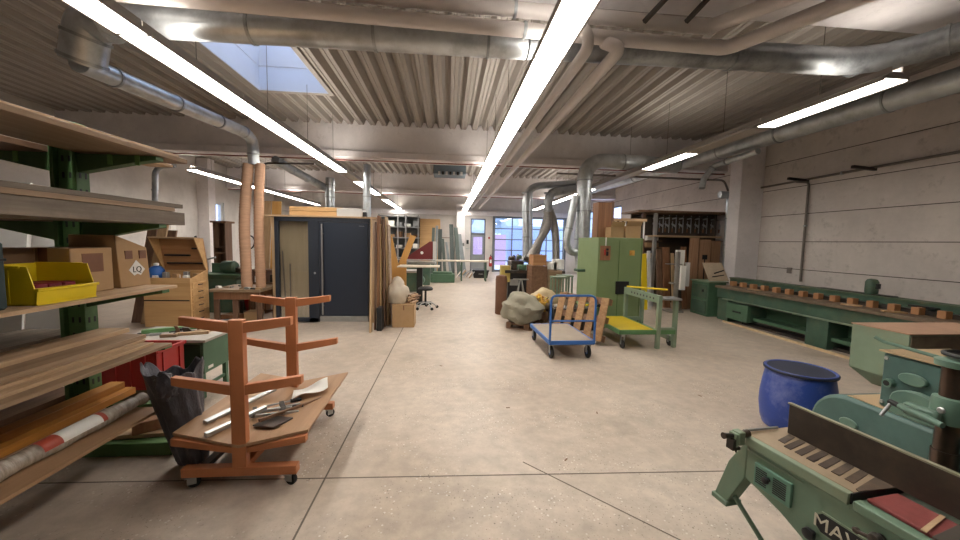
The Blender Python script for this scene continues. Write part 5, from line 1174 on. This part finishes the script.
ec = root('end_cabinet', (6.3, 8.24, 0), 'green cabinet with round-cornered door at the far end of the long bench', 'cabinet')
PB(MB().box(6.06, 6.5, 7.95, 8.54, .0, .8), 'housing', GREEN_B, ec, .006)
d = PB(MB().box(6.045, 6.06, 7.99, 8.5, .42, .74), 'door', GREEN_M, ec, .004)
PB(MB().box(6.045, 6.06, 7.99, 8.5, .06, .36), 'lower_panel', GREEN_M, ec, .004)
MB().box(-.02, 0, -.02, .02, -.03, .03).build('handle', BLACK, d).location = (6.045-ec.location.x, 8.1-ec.location.y, .6)
PB(MB().box(6.03, 6.54, 7.93, 8.56, .8, .83), 'top', GREEN_L, ec)
xq = XW(722, 8.15)-.02; o = MB().hexa([(xq-.28, 8.1, .83), (xq+.22, 8.1, .83), (xq+.22, 8.12, .83), (xq-.28, 8.12, .83), (xq-.32, 8.32, 1.25), (xq+.18, 8.32, 1.25), (xq+.18, 8.34, 1.25), (xq-.32, 8.34, 1.25)]).build('offcut_plate', paint('beige_plate', '#b7a58e', .6)); tag(o, 'beige plate with dark slots propped on the far end of the long bench', 'plate')
MB().bar((-.12, -.12, .18), (.16, -.07, .25), .004, .03).bar((-.18, -.15, .1), (.15, -.1, .14), .004, .02).build('slot', BLACK, o)
o = MB().box(6.42, 6.52, 8.2, 8.45, .831, .93).build('green_block', GREEN_M, bev=.01); tag(o, 'small dark green block behind the beige plate', 'block')
a, b_ = PZ(727, 322, 0), PZ(850, 358, 0)
o = MB().bar((FX-.13, a.y, .02), (FX-.15, b_.y-.1, .02), .03, .04).build('wood_batten', paint('pale_batten', '#cdb48e', .6)); tag(o, 'long pale batten lying on the floor along the long green bench', 'batten')
# ================================================================== BLUE DRUM
dr = root('blue_drum', (3.2, 2.97, 0), 'open blue plastic drum standing behind the sander', 'drum')
prof = [(.24, 0), (.262, .012), (.285, .08), (.3, .2), (.298, .3), (.283, .42), (.268, .5), (.262, .53), (.275, .535), (.28, .55), (.275, .562), (.258, .562), (.25, .55), (.262, .5), (.285, .3), (.27, .06), (.2, .03)]
prof = [(r_*.93, z_) for r_, z_ in prof]
MB().lathe(prof, (0, 0, 0), 48).build('shell', BLUED, dr)
MB().lathe([(.244, .535), (.264, .536), (.266, .552), (.26, .558), (.244, .556)], (0, 0, 0), 48).build('rim_ring', paint('rim_dark', '#1a2238', .5), dr)
# ================================================================== THICKNESSER behind the fence
tk = root('thicknesser', (2.45, 1.95, 0), 'teal cast-iron machine with steel column beyond the sander fence', 'machine')
# long arm body with rounded far end
def roundbox(x0, x1, y0, y1, z0, z1, r, n=8):
    pts = [(x0, y0, z0), (x0, y0, z1)]
    for i in range(n+1):
        a = PI/2-PI/2*i/n; pts.append((x0, y1-r+r*math.cos(a), z1-r+r*math.sin(a)))
    pts.append((x0, y1, z0)); return MB().prism(pts, (x1-x0, 0, 0))
PB(roundbox(2.15, 2.56, .9, 2.2, .5, .83, .2), 'arm_casting', TEAL, tk, .02, seg=2)
PB(MB().box(2.17, 2.54, .92, 2.02, .829, .834), 'dust_layer', DUST, tk, 0)
def oval(x, y, z, ry_, rz_, name, mat, t=.015, half=False):
    pts = []
    for i in range(20):
        a = 2*PI*i/20; c, s = math.cos(a), math.sin(a)
        if half and s < 0: s *= 1.6; c = math.copysign(1, c) if abs(c) > .2 else c*5
        pts.append((x, y+ry_*c, z+rz_*s))
    return PB(MB().prism(pts, (-t, 0, 0)), name, mat, tk, .004)
oval(2.15, 1.98, .69, .045, .028, 'inspection_cover', TEAL_L)
PB(MB().box(2.2, 2.6, 1.6, 1.9, .83, 1.12), 'gear_housing', TEAL, tk, .012)
PB(MB().box(2.19, 2.61, 1.59, 1.91, 1.12, 1.128), 'dust_layer', DUST, tk, 0)
oval(2.2, 1.76, 1.02, .055, .03, 'oval_cover', TEAL_L, .02)
# half-round boss
pts = [(2.2, 1.63, .83), (2.2, 1.83, .83), (2.2, 1.83, .9)]
for i in range(9):
    a = PI*i/8; pts.append((2.2, 1.73+.1*math.cos(a), .91+.06*math.sin(a)))
pts.append((2.2, 1.63, .9)); PB(MB().prism(pts[:2]+pts[3:-1], (-.035, 0, 0)), 'round_boss', TEAL_L, tk, .006)
PB(MB().lathe([(.018, -.03), (.022, -.03), (.022, 0)], (2.2, 1.85, .97), 14, 'x'), 'pipe_stub', TEAL_L, tk, 0)
PB(MB().lathe([(.012, -.031), (.014, -.031), (.014, -.02)], (2.2, 1.85, .97), 14, 'x'), 'pipe_bore', BLACK, tk, 0)
for yy, zz in ((1.62, 1.09), (1.88, 1.09), (1.88, .86)): PB(MB().lathe([(.008, -.006), (.01, -.002), (.01, 0)], (2.2, yy, zz), 10, 'x'), 'bolt', STEEL, tk, 0)
M_COL = paint('oily_column', '#54463d', .3, .75, .3, 7, dirt='#7d5b41', damt=.5)
cxk, cyk = 2.11, 1.57
PB(MB().tube([(cxk, cyk, .2), (cxk, cyk, 1.16)], .038, 24), 'column', M_COL, tk, 0)
PB(MB().tube([(cxk, cyk, .2), (cxk, cyk, .78)], .043, 24), 'column_sleeve', M_COL, tk, 0)
PB(MB().lathe([(.04, .9), (.056, .905), (.06, .93), (.058, 1.0), (.055, 1.015), (.04, 1.02)], (cxk, cyk, 0), 24), 'clamp_collar', TEAL_L, tk, 0)
PB(MB().box(cxk-.1, cxk-.06, cyk-.02, cyk+.1, .9, .96), 'collar_ear', TEAL_L, tk, .01)
PB(MB().box(cxk+.03, cxk+.3, cyk-.05, cyk+.06, .9, 1.03), 'bracket', TEAL_L, tk, .02)
PB(MB().lathe([(.01, -.008), (.014, -.004), (.014, 0)], (cxk-.075, cyk-.02, .97), 10, 'x'), 'bolt', STEEL, tk, 0)
PB(MB().lathe([(.04, 1.15), (.06, 1.155), (.062, 1.18), (.045, 1.185)], (cxk, cyk, 0), 24), 'column_cap', TEAL_L, tk, 0)
PB(MB().lathe([(.012, 1.18), (.02, 1.185), (.02, 1.2), (.012, 1.21)], (cxk+.02, cyk-.02, 0), 12), 'wheel_hub', BLACK, tk, 0)
ringpts = [(cxk+.04+.075*math.cos(2*PI*i/24), cyk-.02+.075*math.sin(2*PI*i/24), 1.205) for i in range(25)]
PB(MB().tube(ringpts, .009, 8), 'handwheel', BLACK, tk, 0)
for i in range(3):
    a = i*2*PI/3; PB(MB().tube([(cxk+.04, cyk-.02, 1.2), (cxk+.04+.075*math.cos(a), cyk-.02+.075*math.sin(a), 1.205)], .006, 6), 'wheel_spoke', BLACK, tk, 0)
lv = PB(MB().tube([(2.22, 1.64, 1.15), (2.2, 1.9, 1.17), (2.18, 1.93, 1.19)], .009, 8).tube([(2.22, 1.64, 1.13), (2.22, 1.64, 1.165)], .022, 14), 'lock_lever', TEAL_L, tk, 0)
cy0 = 1.5; ck = PB(MB().tube([(1.97, 1.5, .93), (1.98, 1.57, .935), (1.99, 1.66, .94)], [.012, .015, .014], 14), 'crank_grip', TEAL_L, tk, 0)
PB(MB().tube([(1.99, 1.66, .94), (1.99, 1.7, .945)], .012, 12), 'crank_nut', BLACK, tk, 0)
PB(MB().tube([(1.99, 1.69, .945), (1.96, 1.7, .885), (1.955, 1.7, .875)], .007, 10), 'crank_arm', STEEL, tk, 0)
PB(MB().box(2.2, 2.8, .9, 2.1, .0, .5), 'base', TEAL, tk, .02)
PB(MB().box(2.05, 2.2, 1.1, 2.0, .0, .4), 'base_plinth', TEAL, tk, .02)
tk.location.y -= .22; tk.location.x += .075
# hopper
hp = root('hopper_box', (3.25, 2.56, 0), 'pale green sheet-metal hood with dusty top beyond the teal machine', 'hood')
hx0, hx1, hy0, hy1, hz = 2.9, 3.75, 2.38, 2.72, 1.1
MB_ = MB().hexa([(hx0, hy0, .78), (hx1, hy0, .78), (hx1, hy1, .78), (hx0, hy1, .78), (hx0, hy0, hz), (hx1, hy0, hz), (hx1, hy1, hz), (hx0, hy1, hz)])
MB_.hexa([(hx0+.14, hy0+.0, .66), (hx1, hy0, .66), (hx1, hy1-.05, .66), (hx0+.14, hy1-.05, .66), (hx0, hy0, .78), (hx1, hy0, .78), (hx1, hy1, .78), (hx0, hy1, .78)])
PB(MB_, 'hood_shell', GREEN_L, hp, .004)
PB(MB().box(hx0-.005, hx1, hy0-.005, hy1+.005, hz, hz+.006), 'dusty_top', paint('dusty_pink', '#b48f76', .9, 0, .06, 5, dirt='#8f7a62', damt=.4), hp, 0)
PB(MB().box(hx0+.01, hx1-.01, hy0-.004, hy0, .68, hz-.01), 'worn_face', paint('worn_face', '#6b5c4c', .7, 0, .25, 4, dirt='#8d8067', damt=.7), hp, 0)
PB(MB().box(hx0+.3, hx1, hy0+.05, hy1-.05, 0, .66), 'hood_stand', GREEN_M, hp, .01)
hp.location.x += .1; hp.location.y -= .3
# ================================================================== BELT SANDER / JOINTER in front
ms = root('edge_sander', (1.5, 1.2, 0), 'pale green belt sander with striped table and dark fence, nearest machine', 'sander')
AX = Vector((-.13, 1, 0)).normalized(); SX = Vector((1, .13, 0)).normalized()
F0 = PZ(748, 436, .8); F0 = Vector((F0.x, F0.y, 0))
Ts = Matrix(((SX.x, -AX.x, 0, F0.x), (SX.y, -AX.y, 0, F0.y), (0, 0, 1, 0), (0, 0, 0, 1)))   # local: x across, y toward the camera, z up
def SB(mb, name, mat, bev=.003, **k): return mb.build(name, mat, ms, world=True, bev=bev, **k)
M_RUBT = paint('table_rubber', '#4b4038', .6, .1, .12, 6, dirt='#8b7258', damt=.4)
SB(MB(Ts).prism([(0, 0, .77), (0, 0, .602), (0, .16, .557), (0, .26, .51), (0, .6, .36), (0, 1.3, .3), (0, 1.3, .77)], (.36, 0, 0)), 'body', GREEN_S, .006)
SB(MB(Ts).box(-.006, .0, .005, .235, .737, .744), 'side_panel_rib', GREEN_L, .002)
vt = SB(MB(Ts).box(-.014, 0, .05, .205, .61, .712), 'vent_panel', paint('vent_green', '#5c8270', .5, 0, .06, 5), .003)
mb = MB(Ts)
for k in range(8):
    z = .628+k*.009
    mb.box(-.0155, -.0138, .06, .108, z, z+.0045); mb.box(-.0155, -.0138, .135, .188, z, z+.0045)
o = mb.build('slots', BLACK, vt); o.parent = vt
o.data.transform(Matrix.Translation(-ms.location)) 
SB(MB(Ts).lathe([(.006, -.03), (.013, -.026), (.015, -.018), (.008, -.01), (.008, .0)], (-.014, .117, .672), 14, 'x'), 'vent_knob', BLACK, 0)
SB(MB(Ts).box(-.01, .02, -.005, .385, .758, .8), 'table_edge', GREEN_L, .003)
SB(MB(Ts).box(.02, .4, -.035, .385, .78, .8), 'table_plate', paint('dusty_table', '#9a8770', .6, .1, .12, 8, dirt='#7a6a55'), .002)
for k in range(7):
    y_ = .035+k*.044; xa = .075 if k > 0 else .1; SB(MB(Ts).hexa([(xa, y_+.02, .8), (.2, y_-.01, .8), (.2, y_+.016, .8), (xa, y_+.048, .8), (xa, y_+.02, .8025), (.2, y_-.01, .8025), (.2, y_+.016, .8025), (xa, y_+.048, .8025)]), 'rubber_pad', M_RUBT, 0)
SB(MB(Ts).hexa([(.045, .372, .8), (.2, .335, .8), (.2, .395, .8), (.04, .385, .8), (.045, .372, .8035), (.2, .335, .8035), (.2, .395, .8035), (.04, .385, .8035)]), 'rubber_pad', M_RUBT, 0)
SB(MB(Ts).box(.0, .25, .385, .39, .74, .802), 'table_gap', BLACK, 0)
SB(MB(Ts).box(.02, .4, .39, 1.3, .75, .775), 'lower_plate', GREEN_S, .002)
SB(MB(Ts).box(-.012, .02, .4, 1.3, .755, .788), 'table_edge', GREEN_S, .003)
M_ABR = paint('abrasive_red', '#7d3c38', .85, 0, .1, 30, bump=.4)
SB(MB(Ts).hexa([(.05, .4, .775), (.195, .4, .775), (.175, 1.2, .775), (.03, 1.2, .775), (.05, .4, .789), (.195, .4, .789), (.175, 1.2, .793), (.03, 1.2, .793)]), 'sanding_belt', M_ABR, .004)
SB(MB(Ts).hexa([(.03, .545, .793), (.185, .512, .793), (.185, .524, .793), (.03, .558, .793), (.03, .545, .7955), (.185, .512, .7955), (.185, .524, .7955), (.03, .558, .7955)]), 'belt_seam', W_PINEX, 0)
SB(MB(Ts).hexa([(.02, .575, .7935), (.19, .555, .7935), (.17, 1.2, .7935), (.0, 1.2, .7935), (.02, .575, .799), (.19, .555, .799), (.17, 1.2, .799), (.0, 1.2, .799)]), 'dark_pad', paint('dark_pad', '#4c463f', .6, .1, .1, 8), .001)
M_FEN = paint('fence_dark', '#3d342d', .5, .2, .2, 7, dirt='#65513f', damt=.5)
FXs = .19
SB(MB(Ts).hexa([(.206, .012, .802), (.22, .012, .802), (.19, 1.3, .802), (.176, 1.3, .802), (.2, .015, .94), (.214, .015, .94), (.184, 1.3, .94), (.17, 1.3, .94)]), 'fence', M_FEN, .002)
SB(MB(Ts).hexa([(.198, .01, .94), (.216, .01, .94), (.186, 1.3, .94), (.168, 1.3, .94), (.198, .01, .946), (.216, .01, .946), (.186, 1.3, .946), (.168, 1.3, .946)]), 'fence_edge', paint('fence_rim', '#8b8a74', .5, .3), 0)
for k in range(4): SB(MB(Ts).box(FXs+.035, FXs+.06, .1+k*.3, .14+k*.3, .8, .93), 'fence_bracket', DSTEEL, .003)
# end clamp bracket and leg bracket
SB(MB(Ts).prism([(0, 0, .785), (0, -.088, .63), (0, -.15, .43), (0, -.08, .43), (0, 0, .6)], (.07, 0, 0)), 'end_bracket', GREEN_S, .004)
SB(MB(Ts).box(-.01, .08, -.158, -.072, .408, .432), 'bracket_foot', GREEN_S, .003)
SB(MB(Ts).tube([(.02, -.06, .47), (.25, .15, .0)], .011, 12), 'strut', GREEN_S, 0)
SB(MB(Ts).box(-.07, -.035, -.02, .02, .77, .83).box(-.085, -.07, -.02, .02, .765, .825), 'stop_clamp', GREEN_L, .003)
SB(MB(Ts).tube([(-.135, 0, .815), (-.1, 0, .812), (-.075, 0, .81)], [.014, .01, .008], 12), 'stop_rod', DSTEEL, 0)
SB(MB(Ts).tube([(-.035, 0, .81), (.0, 0, .815)], .016, 12), 'stop_rod', DSTEEL, 0)
SB(MB(Ts).box(-.1, -.085, -.015, .02, .76, .8).box(-.1, -.06, -.015, .02, .752, .765).tube([(-.06, 0, .73), (-.06, 0, .77)], .004, 8), 'stop_hook', DSTEEL, 0)
SB(MB(Ts).tube([(-.0, -.02, .815), (.1, -.025, .81), (.19, -.02, .812)], .006, 8), 'end_rod', STEEL, 0)
# badge: outline, plate, letters
zc, yc = .636, .412
def plate(hw, hh, t0, t1, ch):
    pts = [(t0, yc-hw, zc-hh+ch), (t0, yc-hw, zc+hh-ch), (t0, yc-hw+ch, zc+hh), (t0, yc+hw-ch, zc+hh), (t0, yc+hw, zc+hh-ch), (t0, yc+hw, zc-hh+ch), (t0, yc+hw-ch, zc-hh), (t0, yc-hw+ch, zc-hh)]
    return MB(Ts).prism(pts, (t1-t0, 0, 0))
SB(plate(.125, .042, 0, -.006, .022), 'badge_rim', GREEN_L, 0)
SB(plate(.119, .036, -.006, -.0075, .02), 'badge_plate', BLACK, 0)
Tt = Ts @ Matrix.Translation((-.0085, yc, zc)) @ Matrix(((0, 0, -1, 0), (1, 0, 0, 0), (0, 1, 0, 0), (0, 0, 0, 1)))
text('MAWEG', .058, paint('badge_letters', '#c9c5b4', .4, .3), ms, Tt) if False else text('MAW', .07, paint('badge_letters', '#c9c5b4', .4, .3), ms, Tt @ Matrix.Translation((-.04, -.002, 0)))
SB(MB(Ts).lathe([(.008, -.035), (.02, -.03), (.022, -.018), (.01, -.01), (.01, 0)], (0, .285, .573), 14, 'x'), 'black_knob', BLACK, 0)
SB(MB(Ts).lathe([(.008, -.04), (.016, -.036), (.02, -.02), (.014, -.01), (.014, 0)], (0, .475, .712), 14, 'x').tube([(-.03, .425, .702), (-.03, .475, .712)], .006, 8).lathe([(.006, -.035), (.011, -.03), (.009, -.02)], (0, .425, .702), 12, 'x'), 'lock_lever', DSTEEL, 0)
SB(MB(Ts).box(.05, .31, .25, 1.25, 0, .4), 'pedestal', GREEN_S, .01)
# ================================================================== WORLD + CAMERA
w = bpy.data.worlds.new('World'); SC.world = w; w.use_nodes = True
nt = w.node_tree; bg = nt.nodes['Background']; bg.inputs[0].default_value = (.70, .80, 1.0, 1); bg.inputs[1].default_value = WORLD_S
cam = bpy.data.cameras.new('Camera'); co = bpy.data.objects.new('Camera', cam); COL.objects.link(co)
cam.sensor_fit = 'HORIZONTAL'; cam.sensor_width = 36; cam.lens = FPX/960*36; cam.clip_start = .05; cam.clip_end = 200
R = Matrix((( cX.x, cX.y, cX.z), (cY.x, cY.y, cY.z), (cZ.x, cZ.y, cZ.z)))     # rows: world axes in camera space
co.matrix_world = Matrix.Translation((0, 0, EYE)) @ R.to_4x4()
SC.camera = co
SC.view_settings.view_transform = 'Standard'; SC.view_settings.look = 'None'
SC.view_settings.exposure = EXPO; SC.view_settings.gamma = 1; SC.view_settings.use_curve_mapping = False

# ================================================================== MORE SMALL THINGS
def small(name, mb, mat, loc, rz, label, cat, group=None, bev=.003):
    o = mb.build(name, mat, bev=bev); o.location = loc; o.rotation_euler.z = rz; return tag(o, label, cat, group)
for i, (x, y, w, d, h, m_) in enumerate(((-4.12, 7.35, .16, .12, .16, W_REDZ), (-3.75, 7.38, .12, .14, .22, CARD), (-4.1, 7.12, .1, .08, .1, BLACK))):
    small('floor_box', MB().box(-w, w, -d, d, 0, h), m_, (x, y, .001), .3*i-.2, ['reddish wooden box on the floor under the planer bench', 'brown carton on the floor under the planer bench', 'small black box on the floor under the planer bench'][i], 'box')
for i, (px, Y, r_, h) in enumerate(((236, 8.0, .1, .3), (249, 8.6, .13, .35), (258, 7.95, .08, .5))):
    small('waste_bin', MB().lathe([(r_*.8, 0), (r_*.85, .01), (r_, h), (r_*.93, h), (r_*.78, .02)], (0, 0, 0), 20), (DSTEEL, RED, W_BRN)[i], (XW(px, Y), Y, 0), 0, ['dark steel bin on the floor behind the planer bench', 'red tub on the floor behind the planer bench', 'slim brown bin by the reddish shelf'][i], 'bin', bev=0)
x = XW(232, 8.55)
for i, (dx, h, c) in enumerate(((-.02, .3, PAPER), (.06, .22, W_PINEZ), (.14, .26, RED))):
    pass
# coiled cable on the pipe near the reddish shelf
cx2 = PY(268, 238, 8.1)
o = MB().tube([(cx2.x-.4+.13*math.cos(a*.5), 8.1+.02*math.sin(a), cx2.z-.1+.15*math.sin(a*.5)) for a in range(0, 51)], .012, 6).build('cable_coil', BLACK)
tag(o, 'black cable coil hanging on the thin dark drop pipe', 'cable')
# wall sockets on the concrete wall, lever on bench, chain of stains kept as wear in the wall material
small('wall_socket', MB().box(-.03, .0, -.05, .05, 0, .12), M_CON, (XR-.016, 7.3, 1.1), 0, 'small grey socket box beside the upright conduit on the concrete wall', 'socket')
# long machine dust hose hook and small jar items
for i, (y, m_) in enumerate(((6.9, W_PINEX), (5.1, W_PINEX), (4.55, CARD))):
    small('wood_offcut', MB().box(-.05, .05, -.12, .12, 0, .02), m_, (6.27, y, .7712), .2+i*.4, ['pale offcut on the long bench rail near the beige plate', 'pale offcut on the long bench rail below the motor', 'brown offcut on the long bench rail nearest the hood'][i], 'offcut')
# wires of debris on the floor
for i, (px, py) in enumerate(((508, 408), (597, 413), (441, 366), (566, 460), (700, 396))):
    p = PZ(px, py, 0); small('wood_chip', MB().box(-.02, .02, -.006, .006, 0, .004), W_BRN, (p.x, p.y, .002), i*1.3, ['tiny wood chip on the open floor nearest the middle', 'tiny wood chip on the floor towards the sander', 'tiny wood chip on the floor beyond the long joint', 'tiny wood chip on the floor beside the slanting joint', 'tiny wood chip on the floor towards the blue drum'][i], 'chip')
